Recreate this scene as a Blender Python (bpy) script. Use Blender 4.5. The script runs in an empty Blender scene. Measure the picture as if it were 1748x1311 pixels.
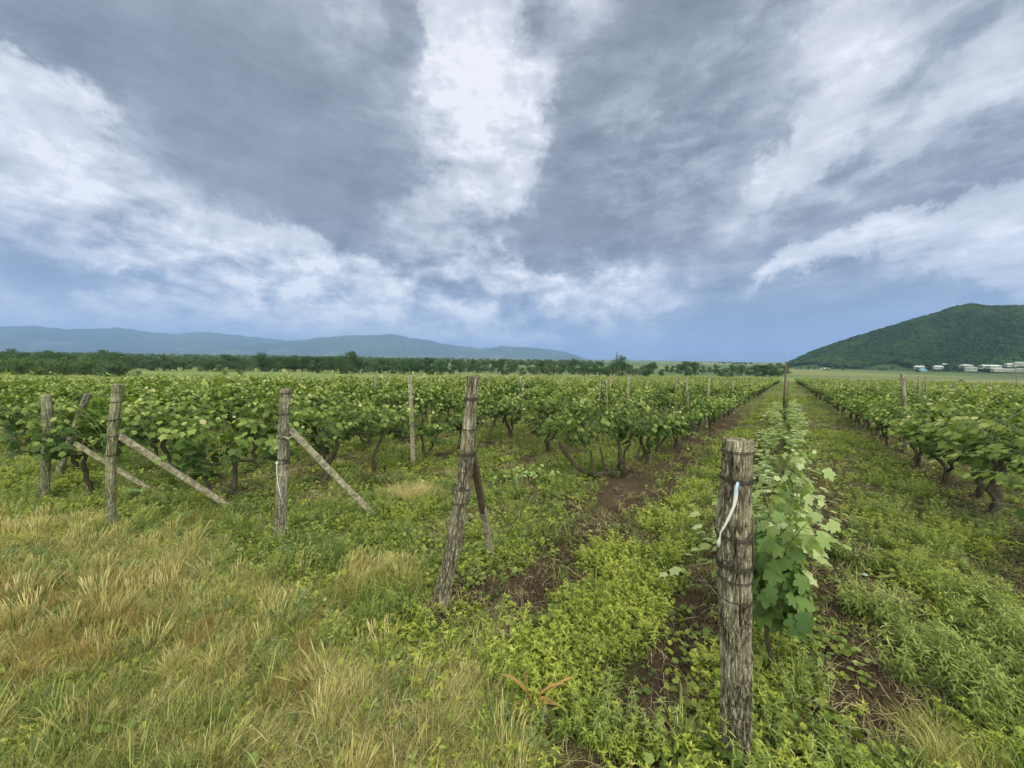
import bpy, math, random
import numpy as np
from mathutils import Vector, Matrix, Euler, noise as mnoise

rnd = random.Random(7)
rng = np.random.default_rng(11)
scene = bpy.context.scene
COL = scene.collection
R = math.radians

# ---------------------------------------------------------------- camera
F = 657.0 / 1748.0
PITCH = math.atan((655.5 - 611.0) / 657.0)
ROLL = R(0.85)
CAM_H = 1.7
cam_d = bpy.data.cameras.new("camera")
cam = bpy.data.objects.new("camera", cam_d)
COL.objects.link(cam)
cam_d.sensor_width = 36.0
cam_d.lens = 36.0 * F
cam_d.clip_start = 0.05
cam_d.clip_end = 60000
CM = Matrix.Rotation(math.pi / 2 - PITCH, 3, 'X') @ Matrix.Rotation(ROLL, 3, 'Z')
cam.matrix_world = Matrix.Translation((0, 0, CAM_H)) @ CM.to_4x4()
scene.camera = cam


def ray(px, py):
    """world direction that a pixel of the 1748 px photograph looks along"""
    v = Vector(((px - 874) / 657.0, -(py - 655.5) / 657.0, -1.0))
    return (CM @ v).normalized()


# ---------------------------------------------------------------- colour management
scene.view_settings.view_transform = 'Standard'
scene.view_settings.look = 'None'
scene.view_settings.gamma = 1.0
scene.view_settings.exposure = 0.15
scene.cycles.use_denoising = True
scene.cycles.max_bounces = 6
scene.cycles.diffuse_bounces = 2
scene.cycles.transmission_bounces = 3
scene.cycles.transparent_max_bounces = 4
scene.cycles.volume_bounces = 0
scene.cycles.caustics_reflective = False
scene.cycles.caustics_refractive = False

SUN_AZ, SUN_EL = R(160), R(52)     # behind the camera's right shoulder, behind cloud


# ---------------------------------------------------------------- node helper
class NT:
    def __init__(self, tree):
        self.t = tree
        tree.nodes.clear()

    def n(self, kind, **kw):
        nd = self.t.nodes.new(kind)
        for k, v in kw.items():
            setattr(nd, k, v)
        return nd

    def put(self, sock, v):
        if hasattr(v, 'is_output'):
            self.t.links.new(v, sock)
        elif v is not None:
            sock.default_value = v

    def math(self, op, a, b=None, c=None, clamp=False):
        nd = self.n('ShaderNodeMath', operation=op, use_clamp=clamp)
        self.put(nd.inputs[0], a)
        if b is not None: self.put(nd.inputs[1], b)
        if c is not None: self.put(nd.inputs[2], c)
        return nd.outputs[0]

    def vec(self, op, a, b=None, out=0):
        nd = self.n('ShaderNodeVectorMath', operation=op)
        self.put(nd.inputs[0], a)
        if b is not None:
            self.put(nd.inputs[3] if op == 'SCALE' else nd.inputs[1], b)
        return nd.outputs[out]

    def noise(self, vec, scale=5, detail=4, rough=.5, dist=0, lac=2.0, out=0, w=None):
        nd = self.n('ShaderNodeTexNoise')
        if vec is not None: self.put(nd.inputs['Vector'], vec)
        self.put(nd.inputs['Scale'], scale)
        self.put(nd.inputs['Detail'], detail)
        self.put(nd.inputs['Roughness'], rough)
        self.put(nd.inputs['Lacunarity'], lac)
        self.put(nd.inputs['Distortion'], dist)
        return nd.outputs[out]

    def mapping(self, vec, loc=(0, 0, 0), rot=(0, 0, 0), scale=(1, 1, 1), kind='POINT'):
        nd = self.n('ShaderNodeMapping', vector_type=kind)
        self.put(nd.inputs[0], vec)
        nd.inputs[1].default_value = loc
        nd.inputs[2].default_value = rot
        nd.inputs[3].default_value = scale
        return nd.outputs[0]

    def ramp(self, fac, stops, interp='LINEAR'):
        nd = self.n('ShaderNodeValToRGB')
        nd.color_ramp.interpolation = interp
        el = nd.color_ramp.elements
        while len(el) < len(stops): el.new(0.5)
        for e, (p, c) in zip(el, stops):
            e.position = p
            e.color = (c if len(c) == 4 else tuple(c) + (1,)) if hasattr(c, '__len__') else (c, c, c, 1)
        self.put(nd.inputs[0], fac)
        return nd.outputs[0]

    def mix(self, fac, a, b, blend='MIX'):
        nd = self.n('ShaderNodeMix', data_type='RGBA', blend_type=blend)
        self.put(nd.inputs[0], fac)
        self.put(nd.inputs[6], a if hasattr(a, 'is_output') else tuple(a) + (1,))
        self.put(nd.inputs[7], b if hasattr(b, 'is_output') else tuple(b) + (1,))
        return nd.outputs[2]

    def sep(self, v):
        nd = self.n('ShaderNodeSeparateXYZ'); self.put(nd.inputs[0], v); return nd.outputs

    def comb(self, x, y, z):
        nd = self.n('ShaderNodeCombineXYZ')
        for i, v in enumerate((x, y, z)): self.put(nd.inputs[i], v)
        return nd.outputs[0]

    def mrange(self, v, a, b, c=0.0, d=1.0, smooth=True):
        nd = self.n('ShaderNodeMapRange', interpolation_type='SMOOTHSTEP' if smooth else 'LINEAR')
        self.put(nd.inputs[0], v)
        for i, x in enumerate((a, b, c, d)): self.put(nd.inputs[i + 1], x)
        return nd.outputs[0]


# ---------------------------------------------------------------- world: overcast sky
world = bpy.data.worlds.new("World")
scene.world = world
world.use_nodes = True


def build_sky():
    g = NT(world.node_tree)
    tc = g.n('ShaderNodeTexCoord').outputs['Generated']
    d = g.vec('NORMALIZE', tc)
    x, y, z = g.sep(d)[:3]
    zc = g.math('ADD', g.math('MAXIMUM', z, 0.0), 0.17)
    # cloud sheet coordinates: the clouds stream along one compass direction
    az = R(9)
    al = g.math('DIVIDE', g.math('ADD', g.math('MULTIPLY', x, math.sin(az)), g.math('MULTIPLY', y, math.cos(az))), zc)
    ac = g.math('DIVIDE', g.math('SUBTRACT', g.math('MULTIPLY', x, math.cos(az)), g.math('MULTIPLY', y, math.sin(az))), zc)
    sheet = g.comb(ac, al, g.math('MULTIPLY', z, 5.0))
    # wispy displacement of the large masses
    w1 = g.vec('SUBTRACT', g.noise(g.comb(ac, g.math('MULTIPLY', al, .6), g.math('MULTIPLY', z, 6.0)), 1.1, 5, .55, out=1), (.5, .5, .5))
    w2 = g.vec('SUBTRACT', g.noise(d, 4.5, 8, .66, out=1), (.5, .5, .5))
    dw = g.vec('ADD', d, g.vec('ADD', g.vec('SCALE', w1, .13), g.vec('SCALE', w2, .26)))

    def blobs(lst, src):
        tot = None
        for (px, py, rx, ry, ang, amp) in lst:
            c = ray(px, py)
            a = R(ang)
            e = 30.0
            t1 = (ray(px + e * math.cos(a), py - e * math.sin(a)) - c)
            s1 = t1.length / e
            t1 = t1.normalized()
            t2 = c.cross(t1).normalized()
            s2 = (ray(px - e * math.sin(a), py - e * math.cos(a)) - c).length / e
            t3 = t1.cross(t2)
            M = Matrix((t1, t2, t3)).transposed()
            eu = M.to_euler('XYZ')
            m = g.mapping(src, tuple(c), tuple(eu), (rx * s1, ry * s2 * 1.1, max(rx * s1, ry * s2)), 'TEXTURE')
            gr = g.n('ShaderNodeTexGradient', gradient_type='SPHERICAL')
            g.put(gr.inputs[0], m)
            f = g.mrange(gr.outputs['Fac'], 0.0, .85)
            v = g.math('MULTIPLY', f, amp)
            tot = v if tot is None else g.math('ADD', tot, v)
        return tot
    # (pixel x, y, radius along, radius across, angle, amount): where each mass hangs in the sky
    L = [
        # bright gap
        (835, 190, 290, 115, 100, 1.25), (790, 30, 220, 110, 60, .55), (760, 330, 260, 100, 38, .60), (690, 375, 120, 60, 10, .35),
        (925, 150, 120, 60, 60, .30), (600, 40, 180, 90, -30, .40), (880, 330, 150, 90, 70, .35), (640, 240, 120, 60, 50, .2),
        (905, 55, 120, 45, 75, -.40), (775, 245, 60, 26, 100, -.6), (700, 150, 90, 40, 110, -.2),
        # dark mass, left
        (470, 190, 520, 330, -48, -.78), (560, 330, 330, 150, -25, -.75), (300, 120, 460, 170, -28, -.35), (60, 50, 240, 110, -30, -.50),
        (400, 60, 300, 130, -10, .12), (715, 85, 130, 62, 75, -.95),
        # bright bands, far left
        (30, 150, 260, 90, -32, .95), (140, 260, 420, 110, -30, .35), (330, 345, 330, 55, -24, .30), (80, 300, 260, 120, -20, .20),
        # cumulus bank low left
        (330, 470, 330, 110, -8, .25), (540, 500, 260, 90, 0, .2),
        (300, 440, 260, 60, -4, .80), (560, 465, 320, 60, -10, .70), (430, 520, 260, 60, 0, .50), (600, 545, 200, 50, 10, .45),
        (160, 525, 80, 24, 0, .55), (175, 548, 60, 14, 0, .45), (325, 541, 80, 14, 0, .60), (820, 530, 140, 40, -10, .45),
        (850, 575, 170, 26, 4, .90), (940, 470, 260, 60, -6, .85), (850, 455, 160, 40, -6, .25),
        # left low grey
        (60, 480, 330, 90, -10, -.30), (760, 470, 260, 60, -14, -.30), (330, 440, 120, 24, -6, .3), (560, 440, 140, 26, -14, .3), (430, 525, 50, 26, 20, .4), (610, 520, 60, 40, 60, .35), (240, 480, 120, 30, -8, -.35), (500, 505, 130, 22, 0, -.35), (690, 540, 120, 30, 10, -.3),
        # dark mass, right of the gap
        (1040, 330, 330, 190, 40, -.62), (1180, 60, 380, 180, 60, -.85), (1000, 400, 280, 80, 5, -.42), (1010, 170, 220, 120, 70, -.40),
        (930, 400, 240, 60, 0, -.20), (1190, 470, 200, 130, 70, -.30),
        # light streaks in it
        (1085, 210, 190, 40, 62, .75), (1190, 150, 220, 40, 55, .55), (1100, 300, 120, 40, 40, .35), (1420, 200, 330, 60, 42, .60),
        (1300, 330, 240, 50, 42, .40), (1400, 90, 260, 60, 55, .30),
        # right hand light
        (1640, 170, 420, 90, 35, .55), (1600, 330, 420, 70, 24, .35), (1400, 445, 420, 36, 20, .95), (1620, 400, 330, 44, 12, .70),
        (1680, 450, 260, 40, 8, .35), (1450, 40, 260, 90, 50, .22), (1700, 60, 220, 90, 45, .30), (1600, 60, 300, 36, 45, -.35), (1500, 230, 300, 36, 40, -.30),
        # dark bands right
        (1500, 355, 520, 50, 22, -.50), (1720, 260, 260, 70, 30, -.50), (1300, 250, 200, 70, 50, -.25),
        # rain side, low right
        (1500, 530, 620, 80, 2, -.62), (1560, 555, 300, 20, 6, .35), (1220, 560, 240, 120, 80, -.20), (1070, 530, 200, 80, 88, .42),
        (1150, 540, 190, 60, 84, .40), (1250, 560, 160, 60, 88, -.3), (1310, 600, 300, 80, 0, -.55),
        (300, 570, 460, 50, 0, .34), (700, 575, 340, 50, 0, .36),
    ]
    big = blobs(L, dw)
    # detail of the cloud sheet
    n1 = g.noise(g.mapping(sheet, scale=(1.0, .65, 1)), 1.9, 8, .60, dist=.7)
    n2 = g.noise(g.mapping(sheet, loc=(4, 2, 8), scale=(1.0, .7, 1)), 5.0, 7, .62, dist=1.0)
    n3 = g.noise(g.mapping(d, scale=(1, 1, 1.7)), 12.0, 9, .60, dist=.2)
    low = g.mrange(z, 0.0, .22, 1.0, 0.0)
    hi = g.math('SUBTRACT', 1.0, low)
    det = g.math('ADD', g.math('MULTIPLY', g.math('SUBTRACT', n1, .5), g.math('MULTIPLY_ADD', hi, .72, .3)),
                 g.math('MULTIPLY', g.math('SUBTRACT', n2, .5), g.math('MULTIPLY_ADD', hi, .26, .12)))
    calm = g.math('MULTIPLY_ADD', blobs([(430, 210, 480, 260, -40, .65), (960, 380, 260, 120, 10, .5), (1150, 80, 260, 130, 50, .35)], d), -1.0, 1.0)
    det = g.math('MULTIPLY', det, calm)
    puff = blobs([(400, 480, 420, 130, -6, 1.0), (900, 500, 330, 120, 0, .8), (120, 300, 400, 200, -25, .5), (820, 250, 300, 160, 80, .5),
                  (1120, 280, 260, 130, 50, .5), (650, 480, 300, 110, 0, .5), (1060, 470, 140, 90, 0, .3)], d)
    det = g.math('ADD', det, g.math('MULTIPLY', g.math('SUBTRACT', n3, .52), g.math('MULTIPLY_ADD', puff, 1.9, .45)))
    # cloud masses end in torn, definite edges
    fb = g.noise(g.mapping(d, scale=(1, 1, 1.6)), 6.0, 10, .60, dist=.35)
    edge = g.mrange(g.math('ADD', big, g.math('MULTIPLY', g.math('SUBTRACT', fb, .5), 2.3)), -.30, .42, -1.0, 1.0)
    fb2 = g.noise(g.mapping(d, loc=(3, 1, 5), scale=(1, 1, 1.6)), 9.0, 9, .62, dist=.25)
    det = g.math('ADD', det, g.math('MULTIPLY', edge, .13))
    det = g.math('ADD', det, g.math('MULTIPLY', g.math('SUBTRACT', fb2, .5), g.math('MULTIPLY', calm, .62)))
    v = g.math('ADD', g.math('MULTIPLY_ADD', g.math('TANH', g.math('MULTIPLY', big, 1.1)), .30, .53), g.math('MULTIPLY', det, 1.0))
    # soft rain columns under the cloud
    cl = g.ramp(v, [(0.0, (.20, .22, .255)), (.22, (.275, .30, .35)), (.45, (.41, .445, .51)), (.68, (.585, .61, .665)),
                    (.88, (.74, .76, .82)), (1.0, (.90, .905, .95))])
    # towards the horizon the air between turns the cloud base blue
    blue = g.ramp(v, [(0.0, (.18, .27, .45)), (.3, (.24, .345, .53)), (.55, (.37, .46, .60)), (.8, (.62, .68, .76)), (1.0, (.88, .90, .92))])
    fh = g.mrange(z, .0, .27, 1.0, 0.0)
    cl = g.mix(fh, cl, blue)
    # clear air seen through the thinnest cloud
    sky = g.n('ShaderNodeTexSky', sky_type='NISHITA', sun_disc=False, sun_elevation=SUN_EL, sun_rotation=SUN_AZ)
    skyc = g.vec('SCALE', sky.outputs[0], .09)
    cl = g.mix(.10, cl, skyc)
    # unseen sky behind the camera, brightened and warmed to light the ground
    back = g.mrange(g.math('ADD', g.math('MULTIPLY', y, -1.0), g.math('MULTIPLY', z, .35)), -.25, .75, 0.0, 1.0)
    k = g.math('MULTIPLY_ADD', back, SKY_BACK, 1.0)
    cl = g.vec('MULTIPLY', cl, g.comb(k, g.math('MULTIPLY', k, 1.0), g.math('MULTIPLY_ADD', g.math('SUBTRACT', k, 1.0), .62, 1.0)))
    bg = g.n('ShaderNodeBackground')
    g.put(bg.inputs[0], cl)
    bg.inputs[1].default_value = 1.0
    out = g.n('ShaderNodeOutputWorld')
    g.t.links.new(bg.outputs[0], out.inputs[0])


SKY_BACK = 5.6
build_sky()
world.cycles.sampling_method = 'NONE'

sun_d = bpy.data.lights.new("sun", 'SUN')
sun = bpy.data.objects.new("sun", sun_d)
COL.objects.link(sun)
sun_d.energy = 1.5
sun_d.angle = R(14)
sun_d.color = (1.0, .91, .74)
sd = Vector((math.sin(SUN_AZ) * math.cos(SUN_EL), math.cos(SUN_AZ) * math.cos(SUN_EL), math.sin(SUN_EL)))
sun.rotation_euler = (-sd).to_track_quat('-Z', 'Y').to_euler()


# ================================================================= helpers
def tag(o, label=None, cat=None, group=None, kind=None):
    if label: o["label"] = label
    if cat: o["category"] = cat
    if group: o["group"] = group
    if kind: o["kind"] = kind
    return o


def empty(name, loc=(0, 0, 0), rz=0.0):
    o = bpy.data.objects.new(name, None)
    o.empty_display_size = .1
    o.location = loc
    o.rotation_euler = (0, 0, rz)
    COL.objects.link(o)
    return o


def link_mesh(name, me, parent=None, col=None):
    o = bpy.data.objects.new(name, me)
    (col or COL).objects.link(o)
    if parent: o.parent = parent
    return o


def np_mesh(name, V, T, mat=None, smooth=False, attrs=None):
    """triangle mesh from arrays; attrs = {name: per-vertex float array or (n,3) colours}"""
    me = bpy.data.meshes.new(name)
    V = np.asarray(V, dtype=np.float32); T = np.asarray(T, dtype=np.int32)
    me.vertices.add(len(V)); me.vertices.foreach_set('co', V.ravel())
    k = T.shape[1]
    me.loops.add(T.size); me.loops.foreach_set('vertex_index', T.ravel())
    me.polygons.add(len(T)); me.polygons.foreach_set('loop_start', np.arange(0, T.size, k, dtype=np.int32))
    me.update(calc_edges=True)
    if smooth: me.polygons.foreach_set('use_smooth', np.ones(len(T), dtype=bool))
    for kx, a in (attrs or {}).items():
        a = np.asarray(a, dtype=np.float32)
        if a.ndim == 1:
            at = me.attributes.new(kx, 'FLOAT', 'POINT'); at.data.foreach_set('value', a)
        else:
            at = me.attributes.new(kx, 'FLOAT_COLOR', 'POINT')
            c = np.ones((len(a), 4), np.float32); c[:, :3] = a
            at.data.foreach_set('color', c.ravel())
    if mat: me.materials.append(mat)
    return me


class MB:
    """collects tubes, boxes and polygons of one part"""
    def __init__(s): s.v = []; s.f = []; s.n = 0

    def add(s, v, f):
        s.v += [tuple(p) for p in v]
        s.f += [tuple(i + s.n for i in q) for q in f]
        s.n = len(s.v)

    def tube(s, pts, rad, seg=7, cap=True, wob=0.0):
        pts = [Vector(p) for p in pts]
        N = len(pts)
        if not hasattr(rad, '__len__'): rad = [rad] * N
        vs, fs = [], []
        up = Vector((.13, .21, 1)).normalized()
        prev = None
        for i, p in enumerate(pts):
            t = (pts[min(i + 1, N - 1)] - pts[max(i - 1, 0)]).normalized()
            a = (prev - t * prev.dot(t)) if prev is not None else (t.orthogonal() if abs(t.dot(up)) > .95 else t.cross(up))
            a.normalize(); prev = a
            b = t.cross(a)
            for k in range(seg):
                th = 2 * math.pi * k / seg
                r = rad[i] * (1 + wob * (mnoise.noise(Vector((p.x * 9 + k * 1.7, p.y * 9, p.z * 9)))))
                vs.append(p + a * (math.cos(th) * r) + b * (math.sin(th) * r))
        for i in range(N - 1):
            for k in range(seg):
                k2 = (k + 1) % seg
                fs.append((i * seg + k, i * seg + k2, (i + 1) * seg + k2, (i + 1) * seg + k))
        if cap:
            fs.append(tuple(range(seg - 1, -1, -1)))
            fs.append(tuple((N - 1) * seg + k for k in range(seg)))
        s.add(vs, fs)

    def box(s, c, d, M=None):
        hx, hy, hz = d[0] / 2, d[1] / 2, d[2] / 2
        vs = [Vector((x, y, z)) for x in (-hx, hx) for y in (-hy, hy) for z in (-hz, hz)]
        if M is not None: vs = [M @ v for v in vs]
        c = Vector(c)
        s.add([v + c for v in vs], [(0, 1, 3, 2), (4, 6, 7, 5), (0, 4, 5, 1), (2, 3, 7, 6), (0, 2, 6, 4), (1, 5, 7, 3)])

    def mesh(s, name, mat, smooth=True):
        me = bpy.data.meshes.new(name)
        me.from_pydata(s.v, [], s.f)
        me.update()
        if smooth: me.polygons.foreach_set('use_smooth', [True] * len(me.polygons))
        if mat: me.materials.append(mat)
        return me

    def build(s, name, mat, parent=None, smooth=True):
        return link_mesh(name, s.mesh(name, mat, smooth), parent)


def vnoise(x, y, scale, seed=0, octaves=1, rough=.5):
    """vectorised value noise in 0..1"""
    tot = 0; amp = 1; norm = 0
    x = np.asarray(x, float); y = np.asarray(y, float)
    for o in range(octaves):
        fx, fy = x * scale + 37.1 * o, y * scale + 11.7 * o
        ix, iy = np.floor(fx), np.floor(fy)
        tx, ty = fx - ix, fy - iy
        tx = tx * tx * (3 - 2 * tx); ty = ty * ty * (3 - 2 * ty)

        def h(a, b):
            v = np.sin(a * 127.1 + b * 311.7 + seed * 74.7) * 43758.5453
            return v - np.floor(v)
        v = (h(ix, iy) * (1 - tx) + h(ix + 1, iy) * tx) * (1 - ty) + (h(ix, iy + 1) * (1 - tx) + h(ix + 1, iy + 1) * tx) * ty
        tot = tot + v * amp; norm += amp; amp *= rough; scale *= 2.03
    return tot / norm


def sstep(a, b, x):
    t = np.clip((np.asarray(x, float) - a) / (b - a), 0, 1)
    return t * t * (3 - 2 * t)


# ---------------------------------------------------------------- the lie of the land
ROW_A = R(35.63)
UX, UY = math.sin(ROW_A), math.cos(ROW_A)      # along the rows
NX, NY = math.cos(ROW_A), -math.sin(ROW_A)     # across the rows, to the right
SLOPE = .037


def zbase(Y):
    Y = np.asarray(Y, float)
    t = np.clip(Y - 120, 0, 160)
    return -SLOPE * np.clip(Y, -40, 120) - SLOPE * (t - t * t / 320)


def zrelief(X, Y):
    d = np.hypot(X, Y)
    near = np.exp(-(d / 30.0) ** 2)
    n = X * NX + Y * NY; u = X * UX + Y * UY
    z = (vnoise(X, Y, .9, 3, 3) - .5) * .07 * near
    z = z + (vnoise(X, Y, 6.0, 5, 3) - .5) * .035 * near
    z = z + (vnoise(X, Y, .05, 8, 2) - .5) * .5 * sstep(15, 60, d)
    # plough line between the first two rows, and low ridges under the vines
    inside = sstep(1.3, 2.4, u) * near
    z = z - .05 * np.exp(-((n + 1.62) / .16) ** 2) * inside - .035 * np.exp(-((n + .42) / .14) ** 2) * inside
    for k in ROWS[:14]:
        z = z + .045 * np.exp(-((n - k) / .3) ** 2) * inside
    return z


# offsets of the vine rows across the slope, in metres from the camera
ROWS = [-.1, -2.0, -3.9, -5.5, -7.2, 2.1, 4.1, -8.9, 6.1, -10.7]
ROWS += [-12.5 - 1.75 * i for i in range(9)]
ROWS += [8.0 + 1.85 * i for i in range(8)]


def zg(X, Y):
    return float(zbase(Y) + zrelief(np.float64(X), np.float64(Y)))


def row_pt(u, n):
    return (u * UX + n * NX, u * UY + n * NY)


def to_un(X, Y):
    return X * UX + Y * UY, X * NX + Y * NY


def hit(px, py):
    """where a pixel's line of sight meets the slope"""
    d = ray(px, py)
    t = CAM_H / (-d.z - SLOPE * d.y)
    for _ in range(8):
        X, Y = d.x * t, d.y * t
        t += (CAM_H + d.z * t - float(zbase(Y) + zrelief(np.float64(X), np.float64(Y)))) / (-d.z - SLOPE * d.y) * .9
    return (d.x * t, d.y * t, zg(d.x * t, d.y * t))


def at_depth(px, py, Y):
    d = ray(px, py); t = Y / d.y
    return Vector((d.x * t, Y, CAM_H + d.z * t))


CMI = CM.transposed()


def project(p):
    v = CMI @ (Vector(p) - Vector((0, 0, CAM_H)))
    if v.z > -.05: return None
    return (874 + 657 * v.x / -v.z, 655.5 - 657 * v.y / -v.z)


def in_frame(p, m=60):
    q = project(p)
    return q is not None and -m < q[0] < 1748 + m and -m < q[1] < 1311 + m


# ---------------------------------------------------------------- materials
def newmat(name):
    m = bpy.data.materials.new(name)
    m.use_nodes = True
    return m, NT(m.node_tree)


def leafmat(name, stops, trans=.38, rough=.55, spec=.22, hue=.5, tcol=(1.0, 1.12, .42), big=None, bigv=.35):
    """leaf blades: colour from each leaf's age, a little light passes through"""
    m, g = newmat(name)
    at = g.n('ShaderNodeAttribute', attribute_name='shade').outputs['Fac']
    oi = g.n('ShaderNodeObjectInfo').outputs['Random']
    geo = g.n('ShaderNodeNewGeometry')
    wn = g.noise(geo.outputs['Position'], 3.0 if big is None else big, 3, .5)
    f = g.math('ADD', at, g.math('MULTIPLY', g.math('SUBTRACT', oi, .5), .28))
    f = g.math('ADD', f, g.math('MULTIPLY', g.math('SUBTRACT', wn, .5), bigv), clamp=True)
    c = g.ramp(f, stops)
    bs = g.n('ShaderNodeBsdfPrincipled')
    g.put(bs.inputs['Base Color'], c)
    bs.inputs['Roughness'].default_value = rough
    bs.inputs['Specular IOR Level'].default_value = spec
    tr = g.n('ShaderNodeBsdfTranslucent')
    g.put(tr.inputs[0], g.vec('MULTIPLY', c, tcol))
    mx = g.n('ShaderNodeMixShader')
    mx.inputs[0].default_value = trans
    g.t.links.new(bs.outputs[0], mx.inputs[1]); g.t.links.new(tr.outputs[0], mx.inputs[2])
    g.t.links.new(mx.outputs[0], g.n('ShaderNodeOutputMaterial').inputs[0])
    return m


def solid(name, col, rough=.7, nscale=20, var=.25, bump=.0, metal=0, spec=.4, c2=None, stretch=(1, 1, 1)):
    m, g = newmat(name)
    tc = g.n('ShaderNodeTexCoord').outputs['Object']
    v = g.mapping(tc, scale=stretch)
    n = g.noise(v, nscale, 5, .6)
    c2 = c2 or tuple(x * (1 - var * 1.6) for x in col)
    c = g.mix(g.mrange(n, .35, .68), c2, tuple(x * (1 + var) for x in col))
    bs = g.n('ShaderNodeBsdfPrincipled')
    g.put(bs.inputs['Base Color'], c)
    bs.inputs['Roughness'].default_value = rough
    bs.inputs['Metallic'].default_value = metal
    bs.inputs['Specular IOR Level'].default_value = spec
    if bump:
        b = g.n('ShaderNodeBump'); b.inputs['Strength'].default_value = bump; b.inputs['Distance'].default_value = .01
        g.put(b.inputs['Height'], n); g.t.links.new(b.outputs[0], bs.inputs['Normal'])
    g.t.links.new(bs.outputs[0], g.n('ShaderNodeOutputMaterial').inputs[0])
    return m


def barkmat(name, dark, mid, light, zs=.22, scale=34, bump=.9, crack=0.0):
    m, g = newmat(name)
    tc = g.n('ShaderNodeTexCoord').outputs['Object']
    v = g.mapping(tc, scale=(1, 1, zs))
    n = g.noise(v, scale, 6, .62, dist=.8)
    big = g.noise(g.mapping(tc, scale=(1, 1, .6)), 7, 3, .55)
    att = g.n('ShaderNodeAttribute', attribute_name='groove').outputs['Fac']
    c = g.ramp(n, [(.30, dark), (.46, mid), (.72, light)])
    c = g.mix(g.mrange(big, .52, .72), c, light)
    c = g.mix(g.mrange(big, .28, .42, .55, 0.0), c, (mid[0] * .8, mid[1] * 1.0, mid[2] * .75))
    c = g.mix(g.math('MULTIPLY', att, .8, clamp=True), c, dark)
    hgt = n
    if crack:
        vo = g.n('ShaderNodeTexVoronoi', feature='DISTANCE_TO_EDGE')
        w = g.vec('SCALE', g.vec('SUBTRACT', g.noise(tc, 45, 4, .6, out=1), (.5, .5, .5)), .028)
        g.put(vo.inputs['Vector'], g.mapping(g.vec('ADD', tc, w), scale=(1, 1, .22)))
        vo.inputs['Scale'].default_value = crack
        k = g.mrange(vo.outputs['Distance'], .0, .16, 1, 0)
        k = g.math('MULTIPLY', k, g.mrange(big, .40, .62, 1.0, .35))
        c = g.mix(g.math('MULTIPLY', k, .85), c, dark)
        fine = g.noise(g.mapping(tc, scale=(1, 1, .35)), 260, 4, .7)
        c = g.vec('SCALE', c, g.mrange(fine, .3, .7, .62, 1.4, False))
        hgt = g.math('SUBTRACT', g.math('ADD', n, g.math('MULTIPLY', fine, .4)), g.math('MULTIPLY', k, .9))
    bs = g.n('ShaderNodeBsdfPrincipled')
    g.put(bs.inputs['Base Color'], c)
    bs.inputs['Roughness'].default_value = .88
    bs.inputs['Specular IOR Level'].default_value = .2
    b = g.n('ShaderNodeBump'); b.inputs['Strength'].default_value = bump; b.inputs['Distance'].default_value = .006
    g.put(b.inputs['Height'], hgt); g.t.links.new(b.outputs[0], bs.inputs['Normal'])
    g.t.links.new(bs.outputs[0], g.n('ShaderNodeOutputMaterial').inputs[0])
    return m


# ---------------------------------------------------------------- scattering of uncountable cover
def scatter(name, protos, P, rot, scl, idx, label=None, cat=None):
    """one 'stuff' object: copies of the prototype meshes on given points"""
    lib = bpy.data.collections.new(name + "_kinds")
    for i, me in enumerate(protos):
        lib.objects.link(bpy.data.objects.new("%s_kind_%02d" % (name, i), me))
    P = np.asarray(P, np.float32)
    me = bpy.data.meshes.new(name)
    me.vertices.add(len(P)); me.vertices.foreach_set('co', P.ravel())
    a = me.attributes.new('rot', 'FLOAT_VECTOR', 'POINT'); a.data.foreach_set('vector', np.asarray(rot, np.float32).ravel())
    a = me.attributes.new('scl', 'FLOAT', 'POINT'); a.data.foreach_set('value', np.asarray(scl, np.float32))
    a = me.attributes.new('kindi', 'INT', 'POINT'); a.data.foreach_set('value', np.asarray(idx, np.int32))
    o = link_mesh(name, me)
    t = bpy.data.node_groups.new(name + "_scatter", 'GeometryNodeTree')
    t.interface.new_socket('Geometry', in_out='INPUT', socket_type='NodeSocketGeometry')
    t.interface.new_socket('Geometry', in_out='OUTPUT', socket_type='NodeSocketGeometry')
    gi = t.nodes.new('NodeGroupInput'); go = t.nodes.new('NodeGroupOutput')
    ci = t.nodes.new('GeometryNodeCollectionInfo')
    ci.inputs['Collection'].default_value = lib
    ci.inputs['Separate Children'].default_value = True
    ci.inputs['Reset Children'].default_value = True
    iop = t.nodes.new('GeometryNodeInstanceOnPoints')
    iop.inputs['Pick Instance'].default_value = True

    def na(nm, ty):
        n = t.nodes.new('GeometryNodeInputNamedAttribute'); n.data_type = ty
        n.inputs['Name'].default_value = nm
        return n.outputs['Attribute']
    L = t.links.new
    L(gi.outputs[0], iop.inputs['Points']); L(ci.outputs[0], iop.inputs['Instance'])
    L(na('kindi', 'INT'), iop.inputs['Instance Index'])
    L(na('rot', 'FLOAT_VECTOR'), iop.inputs['Rotation'])
    L(na('scl', 'FLOAT'), iop.inputs['Scale'])
    L(iop.outputs[0], go.inputs[0])
    md = o.modifiers.new('scatter', 'NODES'); md.node_group = t
    tag(o, label, cat, None, 'stuff')
    return o


# ---------------------------------------------------------------- leaf assembling
def frames(nrm, tip):
    """rotation matrices with local z = nrm, local y ~ tip"""
    z = nrm / np.linalg.norm(nrm, axis=1, keepdims=True)
    y = tip - z * np.sum(tip * z, axis=1, keepdims=True)
    y /= np.linalg.norm(y, axis=1, keepdims=True) + 1e-9
    x = np.cross(y, z)
    return np.stack([x, y, z], axis=2)


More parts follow.
